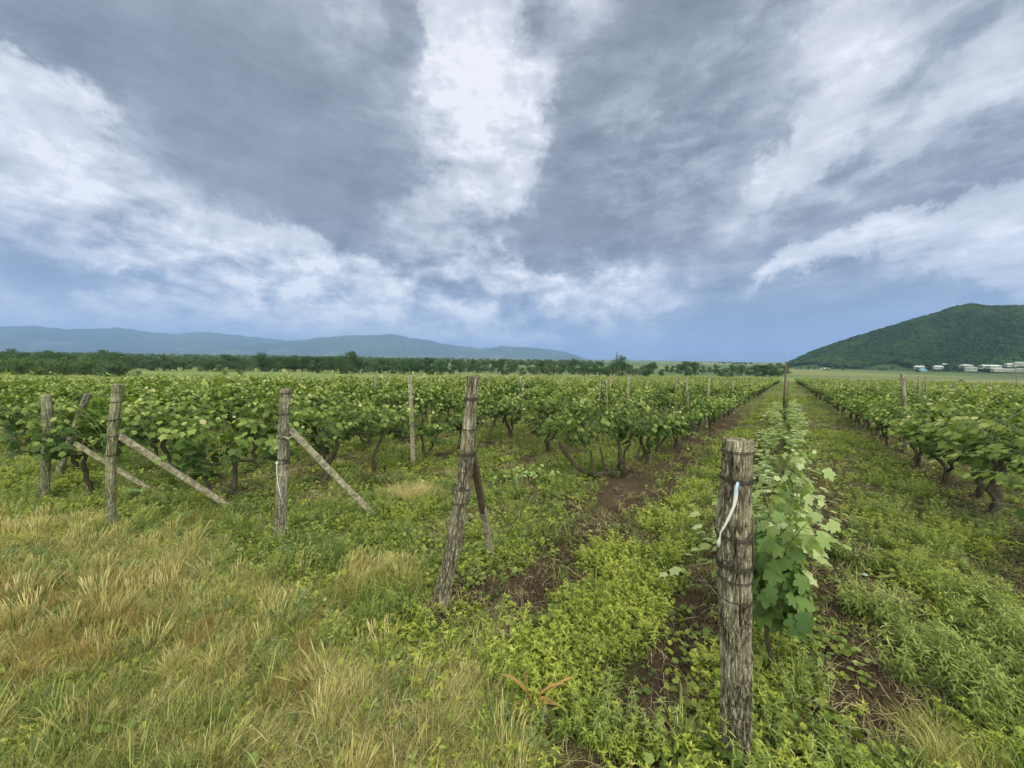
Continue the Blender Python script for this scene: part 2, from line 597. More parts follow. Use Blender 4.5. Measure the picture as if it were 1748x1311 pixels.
def leafcloud(tv, tf, pos, nrm, tip, size, shade):
    """copies of a template blade (tv, tf) as arrays"""
    M = frames(np.asarray(nrm, float), np.asarray(tip, float))
    pos = np.asarray(pos, float); size = np.asarray(size, float)
    V = np.einsum('nij,vj->nvi', M, tv) * size[:, None, None] + pos[:, None, :]
    n, k = len(pos), len(tv)
    T = tf[None] + (np.arange(n) * k)[:, None, None]
    return V.reshape(-1, 3), T.reshape(-1, 3), np.repeat(np.asarray(shade, float), k)


def cat(*parts):
    V, T, S = [], [], []; o = 0
    for v, t, s in parts:
        V.append(v); T.append(t + o); S.append(s); o += len(v)
    return np.concatenate(V), np.concatenate(T), np.concatenate(S)


def radial_leaf(rs, angs, cup=.12, base=.0, fold=.06):
    """lobed blade: petiole at origin, tip along +y; rs/angs describe one half from tip to notch"""
    c = (0, .42)
    pts = [(0, 0.0, 0)]
    out = []
    half = [(r * math.sin(R(a)), c[1] + r * math.cos(R(a))) for r, a in zip(rs, angs)]
    out = half + [(-x, y) for x, y in reversed(half[1:])] if angs[0] == 0 else half
    V = [(0, c[1], 0)]
    for x, y in out:
        d = math.hypot(x, y - c[1])
        V.append((x, y, -cup * d * d * 2 + fold * abs(x)))
    n = len(out)
    T = [(0, 1 + i, 1 + (i + 1) % n) for i in range(n)]
    return np.array(V), np.array(T)


LEAF_HI = radial_leaf([.60, .50, .46, .31, .40, .52, .44, .40, .28, .36, .42, .38, .33, .30],
                      [0, 11, 24, 34, 44, 58, 72, 84, 96, 108, 124, 142, 156, 170], cup=.16, fold=.10)
LEAF_MID = radial_leaf([.60, .38, .52, .32, .42, .34], [0, 32, 60, 92, 124, 162], cup=.16, fold=.08)
LEAF_LOW = (np.array([(0, 0, 0), (.46, .42, -.05), (.22, .86, -.05), (-.22, .86, -.05), (-.46, .42, -.05)], float),
            np.array([(0, 1, 2), (0, 2, 3), (0, 3, 4)]))
BLADE = (np.array([(0, 0, 0), (.10, .35, .03), (0, .40, -.01), (-.10, .35, .03), (.07, .72, -.03), (-.07, .72, -.03), (0, 1.0, -.14)], float),
         np.array([(0, 1, 2), (0, 2, 3), (1, 4, 2), (2, 4, 5), (2, 5, 3), (4, 6, 5)]))


def dirs(n, up=.0, spread=1.0, r=rng):
    a = r.uniform(0, 2 * math.pi, n)
    v = np.stack([np.cos(a) * spread, np.sin(a) * spread, np.full(n, up)], 1) + r.normal(0, .15, (n, 3))
    return v


# ================================================================= the ground
def graded(a, b, fine_a, fine_b, step, grow=1.13):
    c = list(np.arange(fine_a, fine_b, step))
    s = step; x = fine_b
    while x < b: c.append(x); s *= grow; x += s
    c.append(b)
    s = step; x = fine_a - step; l = []
    while x > a: l.append(x); s *= grow; x -= s
    l.append(a)
    return np.array(l[::-1] + c)


VINE_N0, VINE_N1, VINE_U1 = -27.4, 21.5, 142.0


def build_ground():
    xs = graded(-16000, 16000, -9, 9, .055)
    ys = graded(-60, 16000, -1, 10, .055)
    X, Y = np.meshgrid(xs, ys)
    Z = zbase(Y) + zrelief(X, Y)
    nx, ny = len(xs), len(ys)
    V = np.stack([X, Y, Z], 2).reshape(-1, 3)
    i = np.arange((ny - 1) * (nx - 1)); r, c = i // (nx - 1), i % (nx - 1)
    a = r * nx + c
    T = np.stack([a, a + 1, a + nx + 1, a + nx], 1)
    u, n = to_un(X, Y)
    # what grows or lies on the soil, as a mask each
    soil = np.zeros_like(X) + .62
    pn = vnoise(X, Y, .7, 21, 3)
    soil += (pn - .5) * 1.3
    ins = sstep(1.4, 2.3, u)
    soil += 1.1 * np.exp(-((n + 1.60) / .42) ** 4) * ins + .9 * np.exp(-((n + .40) / .17) ** 2) * sstep(1.2, 1.9, u) * (1 - .5 * sstep(7, 12, u))
    soil += .8 * np.exp(-((n - .45) / .30) ** 2) * sstep(1.6, 2.4, u) * (1 - .6 * sstep(5, 8, u))
    for k in ROWS: soil += .5 * np.exp(-((n - k) / .28) ** 2) * sstep(3, 6, u)
    dry = sstep(.6, -.4, u - .35 - np.clip(n + 6, -3, 4.6) * .24 + (vnoise(X, Y, 1.3, 31, 2) - .5) * 1.2 + np.clip(n + 1.5, 0, 3) * 1.2)
    inv = sstep(1.2, 1.9, u) * sstep(VINE_N0 - .8, VINE_N0, n) * sstep(VINE_N1 + .8, VINE_N1, n) * sstep(VINE_U1 + 2, VINE_U1, u)
    far = sstep(14, 32, np.hypot(X, Y))
    soilc = np.array([.056, .039, .026]); green = np.array([.095, .105, .040]); straw = np.array([.27, .225, .11])
    vin = np.array([.10, .11, .045]); mead = np.array([.135, .17, .055]); brown = np.array([.17, .15, .085]); plain = np.array([.085, .115, .05])
    s = np.clip(soil, 0, 1)[..., None]
    C = green * (1 - s) + soilc * s
    C = C * (1 - dry[..., None] * .75) + straw * dry[..., None] * .75
    C = C * (1 - far[..., None]) + vin * far[..., None]
    o = (1 - inv)[..., None] * sstep(4, 8, np.hypot(X, Y))[..., None]
    O = mead * np.ones_like(C)
    rt = sstep(10, 24, n)[..., None] * sstep(.45, .62, X / (np.abs(Y) + 1))[..., None]
    O = O * (1 - rt) + brown * rt
    C = C * (1 - o) + O * o
    # far plain: patchwork of fields
    pf = sstep(190, 260, Y)[..., None]
    q = np.floor(vnoise(X, Y, .004, 51, 1) * 6) / 6 + (np.floor(vnoise(X + 900, Y * 2.2, .006, 57, 1) * 5) / 5)
    q = q[..., None]
    P = plain * (.6 + .5 * q) + np.array([.05, .03, .0]) * (q > .9)
    C = C * (1 - pf) + P * pf
    me = np_mesh("ground", V, T, None, True, {'gcol': C.reshape(-1, 3), 'soil': np.clip(soil, 0, 1).ravel() * (1 - far.ravel())})
    m, g = newmat("earth and ground cover")
    at = g.n('ShaderNodeAttribute', attribute_name='gcol').outputs['Color']
    pos = g.n('ShaderNodeNewGeometry').outputs['Position']
    n1 = g.noise(pos, 60, 6, .65); n2 = g.noise(pos, 2.2, 5, .6); n3 = g.noise(pos, 220, 3, .6); n4 = g.noise(pos, .12, 4, .6)
    k = g.math('ADD', g.math('MULTIPLY', n1, .9), g.math('ADD', g.math('MULTIPLY', n2, .55), g.math('MULTIPLY', n4, .5)))
    c = g.vec('SCALE', at, g.mrange(k, .6, 1.35, .45, 1.6, False))
    # bits of straw and dead leaf lying on the soil
    st = g.noise(g.mapping(pos, rot=(0, 0, .6), scale=(1, .16, 1)), 190, 2, .6)
    c = g.mix(g.mrange(st, .63, .71, 0, .6), c, (.20, .16, .095))
    st2 = g.noise(g.mapping(pos, rot=(0, 0, -.9), scale=(1, .2, 1)), 150, 2, .6)
    c = g.mix(g.mrange(st2, .64, .70, 0, .5), c, (.13, .095, .06))
    bs = g.n('ShaderNodeBsdfPrincipled'); g.put(bs.inputs['Base Color'], c)
    bs.inputs['Roughness'].default_value = .95; bs.inputs['Specular IOR Level'].default_value = .1
    b = g.n('ShaderNodeBump'); b.inputs['Strength'].default_value = .8; b.inputs['Distance'].default_value = .02
    g.put(b.inputs['Height'], g.math('ADD', n1, g.math('MULTIPLY', n3, .5))); g.t.links.new(b.outputs[0], bs.inputs['Normal'])
    g.t.links.new(bs.outputs[0], g.n('ShaderNodeOutputMaterial').inputs[0])
    me.materials.append(m)
    tag(link_mesh("ground", me), kind='structure')


build_ground()


# ---------------------------------------------------------------- mountains, plain's far edge
def ridge(name, prof, dist, base_drop, depth, mat, seed, rough=1.0):
    """a mountain chain: crest heights given by direction, real slopes before and behind the crest"""
    px = np.array([p[0] for p in prof], float); py = np.array([p[1] for p in prof], float)
    M = 420; K = 34
    V = []
    sx = np.linspace(px[0], px[-1], M)
    sy = np.interp(sx, px, py)
    sy = sy + (vnoise(sx, sx * 0, .05, seed, 4) - .5) * 5 * rough
    for j in range(K):
        f = j / (K - 1)                     # 0 near foot .. .62 crest .. 1 back foot
        d = dist - depth * .62 + depth * f
        hgt = math.sin(min(f / .62, 1) * math.pi / 2) ** 1.35 if f <= .62 else math.cos((f - .62) / .38 * math.pi / 2)
        for i in range(M):
            dr = ray(sx[i], sy[i])
            hd = math.hypot(dr.x, dr.y)
            top = CAM_H + dr.z / hd * dist
            X, Y = dr.x / hd * d, dr.y / hd * d
            spur = (float(vnoise(sx[i] * 1.0 + j * 2.5, j * 6.0, .035, seed + 3, 4)) - .5) * 2
            z = base_drop + (top - base_drop) * hgt * (1 + spur * .55 * (1 - hgt) * (1 if f < .62 else 0))
            V.append((X, Y, z))
    T = []
    for j in range(K - 1):
        for i in range(M - 1):
            a = j * M + i
            T.append((a, a + 1, a + M + 1, a + M))
    me = np_mesh(name, V, T, mat, True)
    return tag(link_mesh(name, me), kind='structure')


def landmat(name, c1, c2, c3, s, patch=0.0):
    m, g = newmat(name)
    pos = g.n('ShaderNodeNewGeometry').outputs['Position']
    n = g.noise(pos, s, 7, .62)
    c = g.ramp(n, [(.32, c1), (.5, c2), (.7, c3)])
    if patch:
        p = g.noise(g.mapping(pos, scale=(1, .5, 6)), s * 2.2, 3, .7)
        z = g.sep(pos)[2]
        f = g.math('MULTIPLY', g.mrange(p, .56, .62, 0, patch), g.mrange(z, 20, 330, 1, 0))
        c = g.mix(f, c, (.34, .38, .26))
    bs = g.n('ShaderNodeBsdfPrincipled'); g.put(bs.inputs['Base Color'], c)
    bs.inputs['Roughness'].default_value = .95; bs.inputs['Specular IOR Level'].default_value = .05
    g.t.links.new(bs.outputs[0], g.n('ShaderNodeOutputMaterial').inputs[0])
    return m


MT = landmat("wooded mountain slopes", (.02, .04, .02), (.035, .06, .03), (.06, .085, .04), .0011, .16)
ridge("mountains", [(-260, 566), (-120, 560), (0, 559), (70, 558), (110, 562), (200, 560), (250, 566), (300, 570), (360, 567), (400, 572),
                    (440, 577), (500, 583), (600, 588), (700, 594), (800, 600), (900, 608), (980, 614)], 8600, -7.4, 3600, MT, 5)
ridge("mountains", [(330, 603), (420, 590), (480, 584), (530, 579), (560, 575), (620, 573), (665, 570), (700, 576), (740, 584), (780, 590),
                    (815, 594), (850, 592), (890, 591), (930, 596), (970, 601), (1005, 613)], 6900, -7.4, 2400, MT, 9)


# ---------------------------------------------------------------- wooded hill at the right
HILL = [(1290, 628), (1335, 624), (1345, 620), (1374, 607), (1420, 591), (1460, 578), (1485, 571), (1520, 561), (1563, 548), (1605, 537), (1625, 529),
        (1654, 524), (1691, 528), (1748, 527), (1850, 540), (1960, 560), (2150, 600)]
HD = 1000.0
hill_px = np.array([p[0] for p in HILL], float); hill_py = np.array([p[1] for p in HILL], float)


def hill_grid(M=260, K=60):
    sx = np.linspace(hill_px[0], hill_px[-1], M); sy = np.interp(sx, hill_px, hill_py)
    G = np.zeros((K, M, 3))
    for i in range(M):
        dr = ray(sx[i], sy[i] + 3.0); hd = math.hypot(dr.x, dr.y)
        top = CAM_H + dr.z / hd * HD
        for j in range(K):
            f = j / (K - 1)
            d = HD - 330 + 560 * f
            hgt = math.sin(min(f / .59, 1) * math.pi / 2) ** 1.5 if f <= .59 else math.cos((f - .59) / .41 * math.pi / 2)
            X, Y = dr.x / hd * d, dr.y / hd * d
            sp = float(vnoise(X, Y, .006, 77, 3)) - .5
            z = -8.0 + (top + 8.0) * hgt * (1 + sp * .9 * (1 - hgt))
            G[j, i] = (X, Y, z)
    return G


def build_hill():
    G = hill_grid()
    K, M = G.shape[:2]
    T = [(j * M + i, j * M + i + 1, (j + 1) * M + i + 1, (j + 1) * M + i) for j in range(K - 1) for i in range(M - 1)]
    m = landmat("hill soil and scrub", (.02, .04, .015), (.035, .06, .02), (.06, .085, .03), .02)
    tag(link_mesh("hill", np_mesh("hill", G.reshape(-1, 3), T, m, True)), kind='structure')
    return G


HG = build_hill()


# ================================================================= vines
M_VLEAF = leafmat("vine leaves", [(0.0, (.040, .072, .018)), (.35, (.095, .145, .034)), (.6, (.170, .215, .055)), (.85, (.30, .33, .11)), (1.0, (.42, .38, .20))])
M_YLEAF = leafmat("young vine leaves", [(0.0, (.055, .100, .030)), (.35, (.130, .195, .055)), (.65, (.24, .30, .11)), (1.0, (.40, .43, .24))])
M_VBARK = barkmat("vine bark", (.012, .009, .007), (.035, .027, .020), (.085, .068, .050), .3, 60)
M_CANE = solid("green cane", (.10, .12, .045), .6, 30, .3)


def wander(p0, p1, n, amp, r, sag=0):
    p0, p1 = Vector(p0), Vector(p1)
    out = []; off = Vector((0, 0, 0))
    for i in range(n):
        t = i / (n - 1)
        if 0 < i < n - 1: off = off * .55 + Vector((r.uniform(-1, 1), r.uniform(-1, 1), r.uniform(-.6, .6))) * amp
        out.append(p0.lerp(p1, t) + off * math.sin(math.pi * t) ** .5 + Vector((0, 0, -sag * math.sin(math.pi * t))))
    return out


def grow_vine(seed, kind='old', leaf=LEAF_MID, nshoot=24, lps=14, size=(.075, .125)):
    """returns trunk MB, cane MB, leaf arrays.  Local x runs along the row."""
    r = random.Random(seed)
    q = np.random.default_rng(seed)
    T = MB(); C = MB()
    old = kind == 'old'
    hh = r.uniform(.48, .66) if old else r.uniform(.18, .28)
    lean = (r.uniform(-.28, .28), r.uniform(-.08, .08))
    top = Vector((lean[0], lean[1], hh))
    r0 = r.uniform(.018, .032) if old else .010
    tr = wander((0, 0, -.06), top, 9, .05 if old else .02, r)
    T.tube(tr, [r0 * (1.35 - .6 * i / 8) * r.uniform(.85, 1.15) for i in range(9)], 8, wob=.5)
    arms = []
    if old:
        if r.random() < .55:      # a second stem from low down
            s0 = tr[r.randint(1, 3)]
            e = Vector((-lean[0] + r.uniform(-.35, .35), r.uniform(-.12, .12), hh + r.uniform(-.05, .1)))
            w = wander(s0, e, 8, .05, r, .05)
            T.tube(w, [r0 * (.8 - .04 * i) for i in range(8)], 7, wob=.5)
            arms.append(w[4:])
        for sgn in (-1, 1):
            e = top + Vector((sgn * r.uniform(.32, .58), r.uniform(-.08, .08), r.uniform(-.04, .16)))
            w = wander(tr[-1], e, 7, .04, r, r.uniform(-.02, .08))
            T.tube(w, [r0 * (.62 - .05 * i) for i in range(7)], 6, wob=.4)
            arms.append(w)
    else:
        for sgn in (-1, 1):
            e = top + Vector((sgn * r.uniform(.3, .5), 0, r.uniform(.0, .1)))
            w = wander(tr[-1], e, 6, .02, r)
            T.tube(w, [.010 - .001 * i for i in range(6)], 5)
            arms.append(w)
    pos, nrm, tip, size_, sh = [], [], [], [], []
    for s in range(nshoot):
        w = r.choice(arms)
        st = w[r.randint(1, len(w) - 1)] + Vector((r.uniform(-.05, .05), 0, 0))
        side = r.choice((-1, 1))
        L = r.uniform(.45, .85) if old else r.uniform(.25, .46)
        if old:
            v = Vector((r.uniform(-.45, .45), side * r.uniform(.05, .55), r.uniform(.55, 1.0))).normalized()
            g = r.uniform(.9, 2.4) if r.random() < .8 else r.uniform(.1, .7)
        else:
            v = Vector((r.uniform(-.7, .7), side * r.uniform(.0, .6), r.uniform(.2, 1.0))).normalized()
            g = r.uniform(.8, 2.6)
        p = st.copy(); pts = [p.copy()]; n = lps
        for i in range(n):
            v = (v + Vector((r.uniform(-.12, .12), side * .035, -g * .055)) * (1 if i > 2 else .3)).normalized()
            p = p + v * (L / n)
            if p.z < .14 and not old: v.z = abs(v.z) * .2
            if p.z < .42 and old: v.z = abs(v.z) * .3
            pts.append(p.copy())
            age = i / n
            o = Vector((r.uniform(-1, 1), side * r.uniform(.2, 1.2), r.uniform(-.5, .35))).normalized()
            pet = o * r.uniform(.035, .09)
            pos.append(p + pet)
            nrm.append((o.x * .5 + r.uniform(-.35, .35), o.y * .75 + r.uniform(-.3, .3), r.uniform(.45, 1.1) + (0 if old else .5)))
            tip.append((o.x + r.uniform(-.4, .4), o.y + r.uniform(-.2, .2), -.55))
            sz = r.uniform(*size) * (1.05 - .55 * age ** 2.2)
            size_.append(sz)
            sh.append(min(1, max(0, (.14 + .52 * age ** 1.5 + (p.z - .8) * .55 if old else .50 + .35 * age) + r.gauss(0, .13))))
        if leaf is not LEAF_LOW:
            C.tube(pts[::2], [.0042 * (1 - .6 * i / max(1, len(pts[::2]))) for i in range(len(pts[::2]))], 4, cap=False)
    V = leafcloud(leaf[0], leaf[1], pos, nrm, tip, size_, sh)
    return T, C, V


def vine_proto(name, seed, kind, **kw):
    T, C, V = grow_vine(seed, kind, **kw)
    tm = T.mesh('trunk', M_VBARK)
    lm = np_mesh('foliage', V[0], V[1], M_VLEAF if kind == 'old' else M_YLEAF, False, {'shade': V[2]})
    cm = C.mesh('cane', M_CANE) if C.v else None
    return tm, lm, cm


OLD = [vine_proto('vine', 100 + i, 'old', nshoot=19 + i % 3 * 4) for i in range(9)]
YOUNG = [vine_proto('vine', 200 + i, 'young', nshoot=17, lps=9, size=(.06, .115), leaf=LEAF_MID) for i in range(5)]


def first_vine():
    """young vine behind the ribbon post: an upright narrow column of big hanging leaves"""
    r = random.Random(31)
    T, C = MB(), MB()
    T.tube(wander((0, 0, -.05), (.04, .02, .5), 8, .02, r), [.013, .012, .012, .011, .011, .010, .010, .009], 7, wob=.4)
    pos, nrm, tip, sz, sh = [], [], [], [], []
    for s in range(17):
        st = Vector((r.uniform(-.16, .2), r.uniform(-.06, .06), r.uniform(.42, .72)))
        e = Vector((r.uniform(-.34, .50), r.uniform(-.20, .22), r.choice((r.uniform(.85, 1.18), r.uniform(.85, 1.15), r.uniform(.30, .6)))))
        w = wander(st, e, 9, .02, r, -.05)
        C.tube(w, [.0035 - .0003 * i for i in range(9)], 5, cap=False)
        for i in range(1, 9):
            for rep in range(2):
                if r.random() < .18: continue
                p = w[i]
                a = r.uniform(0, 6.28)
                o = Vector((math.cos(a), math.sin(a), r.uniform(-.2, .3)))
                q = p + o * r.uniform(.03, .09)
                C.tube([p, p.lerp(q, .6) + Vector((0, 0, .008)), q], [.0014, .0012, .001], 4, cap=False)
                pos.append(q); nrm.append((o.x * .9 + r.uniform(-.3, .3), o.y * .9 + r.uniform(-.3, .3), r.uniform(.15, .9)))
                tip.append((o.x * .6 + r.uniform(-.4, .4), o.y * .6 + r.uniform(-.4, .4), -.8))
                t = i / 8
                up = q.z > .8
                sz.append(r.uniform(.085, .145) * (1 - .45 * t if up else 1 - .2 * t))
                sh.append(min(1, max(0, .22 + .45 * t * up + r.gauss(0, .13) + (q.z - .7) * .3)))
        if e.z > .8:
            for k in range(3):      # tiny pale shoot tips
                pos.append(w[-1] + Vector((r.uniform(-.02, .02), r.uniform(-.02, .02), r.uniform(0, .03)))); nrm.append((r.uniform(-1, 1), r.uniform(-1, 1), .3))
                tip.append((r.uniform(-1, 1), r.uniform(-1, 1), .6)); sz.append(r.uniform(.02, .04)); sh.append(1.0)
    V = leafcloud(LEAF_HI[0], LEAF_HI[1], pos, nrm, tip, sz, sh)
    return T.mesh('trunk', M_VBARK), np_mesh('foliage', V[0], V[1], M_YLEAF, False, {'shade': V[2]}), C.mesh('cane', M_CANE)


ORD = ("first second third fourth fifth sixth seventh eighth ninth tenth eleventh twelfth thirteenth fourteenth fifteenth sixteenth "
       "seventeenth eighteenth nineteenth twentieth").split()
ORD += ["twenty-" + x for x in ORD[:9]] + ["thirtieth"] + ["thirty-" + x for x in ORD[:9]] + ["fortieth"]


def row_name(n):
    near = {-.1: "the ribbon post's row", -2.0: "the leaning bark post's row",
            -3.9: "the silvery split post's row", -5.5: "the mossy post's row",
            -7.2: "the squat knobbly post's row", 2.1: "the right-edge row"}
    if n in near: return near[n]
    if n < 0:
        k = sorted([x for x in ROWS if x < -7.2], reverse=True).index(n)
        return "the %s row behind the squat post" % ORD[k]
    k = sorted([x for x in ROWS if x > 2.1]).index(n)
    return "the %s row beyond the right-edge one" % ORD[k]


STARTS = {-.1: 2.5, -2.0: 6.0, -3.9: 6.9, -5.5: 1.75, -7.2: .75, -8.9: .8, -10.7: .3, 2.1: 4.3}


def plan_vines():
    out = []
    for n in ROWS:
        r = random.Random(int(n * 100))
        u = STARTS.get(n, (-.6 if n < 0 else 1.4) + r.random())
        step = .78 if n == -.1 else 1.0
        i = 0
        while u < VINE_U1:
            nn = n + r.uniform(-.07, .07)
            if n == -.1: nn += .10
            x, y = row_pt(u, nn)
            miss = r.random() < (.16 if n == -.1 and u > 4 else 0 if n == 2.1 and u < 14 else .04 if u < 14 else .07)
            if not miss and y > .8:
                z = float(zbase(y)) + .6
                if in_frame((x, y, z), 40 if y > 6 else 120):
                    out.append([math.hypot(x, y), n, u, nn, x, y, r.random(), r.uniform(.88, 1.12), r.choice((0, math.pi))])
            u += step * r.uniform(.88, 1.12)
            i += 1
    out.sort(key=lambda a: a[0])
    return out


VINES = plan_vines()
N_IND = 285


def low_arm(o):
    """the first vine of the second row has a thick arm lying along the ground"""
    y = o.location.y
    M = Matrix.Translation(o.location) @ o.rotation_euler.to_matrix().to_4x4() @ Matrix.Diagonal((*o.scale, 1))
    Mi = M.inverted()
    b = MB()
    for px, r0, r1 in ((((1078, 817), (1062, 806), (1040, 806), (1018, 811), (1000, 808), (985, 798), (974, 784), (962, 770), (955, 755)), .046, .022),
                       (((1040, 807), (1030, 796), (1028, 782), (1024, 762)), .022, .015), (((1066, 812), (1080, 795), (1088, 778), (1094, 760)), .022, .014),
                       (((1010, 810), (1012, 794), (1008, 768)), .020, .013)):
        pts = [Mi @ at_depth(a, c, y + .1 * math.sin(a)) for a, c in px]
        b.tube(pts, [r0 + (r1 - r0) * i / (len(pts) - 1) for i in range(len(pts))], 8, wob=.6)
    b.build('arm', M_VBARK, o)


def put_vines():
    near = VINES[:N_IND]
    byrow = {}
    for v in sorted(near, key=lambda a: a[2]): byrow.setdefault(v[1], []).append(v)
    for n, vs in byrow.items():
        for k, v in enumerate(vs):
            d, _, u, nn, x, y, ra, sc, rz = v
            young = n == -.1
            if young: P = YOUNG[int(ra * 5)] if k else first_vine()
            else: P = OLD[int(ra * len(OLD))]
            o = empty("grapevine", (x, y, zg(x, y)), math.pi / 2 - ROW_A + rz + (ra - .5) * .25)
            if not young:
                tall = 1.0 + .10 * sstep(4, 9, abs(nn)) * (1 if nn < 0 else 0)
                if n == 2.1 and u < 9: sc *= 1.12
                o.scale = (sc, sc * (.9 + .3 * ra), sc * float(tall))
            elif k:
                o.scale = (1.05, 1.3 + .4 * ra, .62 + .35 * ra + (.5 if k == 1 else .3 if k == 2 else 0))
            else:
                o.rotation_euler = (0, 0, math.pi / 2 - ROW_A)
            kind = "low pale-leaved" if young else ("gnarled" if ra < .5 else "bushy")
            tag(o, "%s vine, %s from the near end of %s" % (kind, ORD[k], row_name(n)), "grapevine", "vines planted along the rows")
            link_mesh('trunk', P[0], o)
            link_mesh('foliage', P[1], o)
            if n == -2.0 and k == 0:
                o.rotation_euler = (0, 0, math.pi / 2 - ROW_A)
                f2 = link_mesh('foliage', OLD[4][1], o); f2.location = (-.42, .58, -.12); f2.scale = (.75, .9, .95)
                f3 = link_mesh('cane', OLD[4][2], o); f3.location = (-.42, .58, -.12); f3.scale = (.75, .9, .95)
                low_arm(o)
            if P[2] and d < 9: link_mesh('cane', P[2], o)
    # the thousands further off: one sheet of vines
    protos = []
    for i in range(6):
        T, C, V = grow_vine(400 + i, 'old', leaf=LEAF_LOW, nshoot=20, lps=9, size=(.12, .17))
        tm = T.mesh('t', M_VBARK)
        me = np_mesh('far_vine', V[0], V[1], M_VLEAF, False, {'shade': V[2]})
        # join the stem into the same mesh
        import bmesh
        bm = bmesh.new(); bm.from_mesh(me); k0 = len(bm.faces)
        bm.from_mesh(tm)
        bm.faces.ensure_lookup_table()
        for f in bm.faces[k0:]: f.material_index = 1
        bm.to_mesh(me); bm.free(); me.materials.append(M_VBARK)
        protos.append(me)
    far = VINES[N_IND:]
    P, Ro, S, I = [], [], [], []
    for d, n, u, nn, x, y, ra, sc, rz in far:
        P.append((x, y, zg(x, y))); Ro.append((0, 0, math.pi / 2 - ROW_A + rz))
        S.append(sc * (1.02 if n != -.1 else .36)); I.append(int(ra * 6))
    scatter("distant_vines", protos, P, Ro, S, I, "green mass of far vine rows running to the treeline", "vines")


put_vines()


# ================================================================= weeds and grass (uncountable)
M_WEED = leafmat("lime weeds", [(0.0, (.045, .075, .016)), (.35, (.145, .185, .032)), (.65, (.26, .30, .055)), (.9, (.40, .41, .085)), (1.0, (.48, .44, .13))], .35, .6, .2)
M_TALL = leafmat("willowy weeds", [(0.0, (.045, .072, .020)), (.4, (.135, .180, .042)), (.75, (.25, .29, .085)), (1.0, (.38, .40, .17))], .35, .6, .25)
M_BLUE = leafmat("grey green weeds", [(0.0, (.050, .080, .030)), (.5, (.12, .165, .060)), (1.0, (.22, .27, .12))], .3, .6, .25)
M_GREENG = leafmat("green grass", [(0.0, (.055, .085, .025)), (.5, (.13, .18, .045)), (1.0, (.30, .33, .10))], .35, .55, .25)
M_DRY = leafmat("dry grass", [(0.0, (.18, .135, .06)), (.3, (.36, .29, .125)), (.6, (.52, .44, .20)), (1.0, (.70, .62, .35))], .35, .7, .2, tcol=(1, 1, .7))
M_RUST = leafmat("rust coloured grass", [(0.0, (.22, .12, .045)), (.5, (.36, .23, .09)), (1.0, (.46, .38, .17))], .35, .7, .2, tcol=(1, .9, .6))
M_GOLDG = leafmat("golden green grass", [(0.0, (.15, .15, .045)), (.5, (.30, .285, .085)), (1.0, (.50, .46, .19))], .35, .6, .2)
M_STRAW = leafmat("straw", [(0.0, (.10, .07, .045)), (.5, (.26, .20, .12)), (1.0, (.52, .44, .29))], .2, .8, .2, tcol=(1, 1, .8))
M_STALK = solid("weed stalks", (.13, .13, .05), .7, 40, .3)
M_SOIL = solid("soil crumbs", (.060, .042, .030), .95, 60, .35, .6, spec=.1)


def strip(pts, wid, side):
    """a bent grass blade as triangles; pts (k,3), wid (k,), side (3,)"""
    pts = np.asarray(pts); side = np.asarray(side)
    k = len(pts)
    V = []
    for i in range(k - 1):
        V += [pts[i] - side * wid[i], pts[i] + side * wid[i]]
    V.append(pts[-1])
    T = []
    for i in range(k - 2):
        a = 2 * i
        T += [(a, a + 1, a + 3), (a, a + 3, a + 2)]
    T.append((2 * (k - 2), 2 * (k - 2) + 1, 2 * (k - 1)))
    return np.array(V), np.array(T)


def grass(seed, n=60, h=(.15, .3), w=.0022, spread=.06, lean=(.3, 0), bend=.6, flat=False, shade=(0, 1)):
    q = np.random.default_rng(seed)
    V, T, S = [], [], []; o = 0
    for i in range(n):
        a = q.uniform(0, 2 * math.pi); rr = spread * math.sqrt(q.uniform())
        b = np.array([math.cos(a) * rr, math.sin(a) * rr, -.01])
        L = q.uniform(*h)
        out = np.array([math.cos(a) * .5 + q.normal(0, .35) + lean[0], math.sin(a) * .5 + q.normal(0, .35) + lean[1], 0])
        pts = []
        K = 4
        for k in range(K + 1):
            t = k / K
            if flat:
                p = b + out * L * t + np.array([0, 0, .012 + .03 * math.sin(t * 3.1) * q.uniform(.3, 1)])
            else:
                p = b + out * L * bend * t ** 1.8 + np.array([0, 0, L * (t - bend * .35 * t ** 2.4 * min(1.4, np.linalg.norm(out)))])
            pts.append(p)
        wd = [w * q.uniform(.7, 1.3) * (1 - .8 * (k / K) ** 2) for k in range(K + 1)]
        sd = np.array([-math.sin(a), math.cos(a), q.normal(0, .3)]); sd /= np.linalg.norm(sd)
        v, t = strip(pts, wd, sd)
        V.append(v); T.append(t + o); o += len(v)
        S.append(np.full(len(v), q.uniform(*shade)))
    return np.concatenate(V), np.concatenate(T), np.concatenate(S)


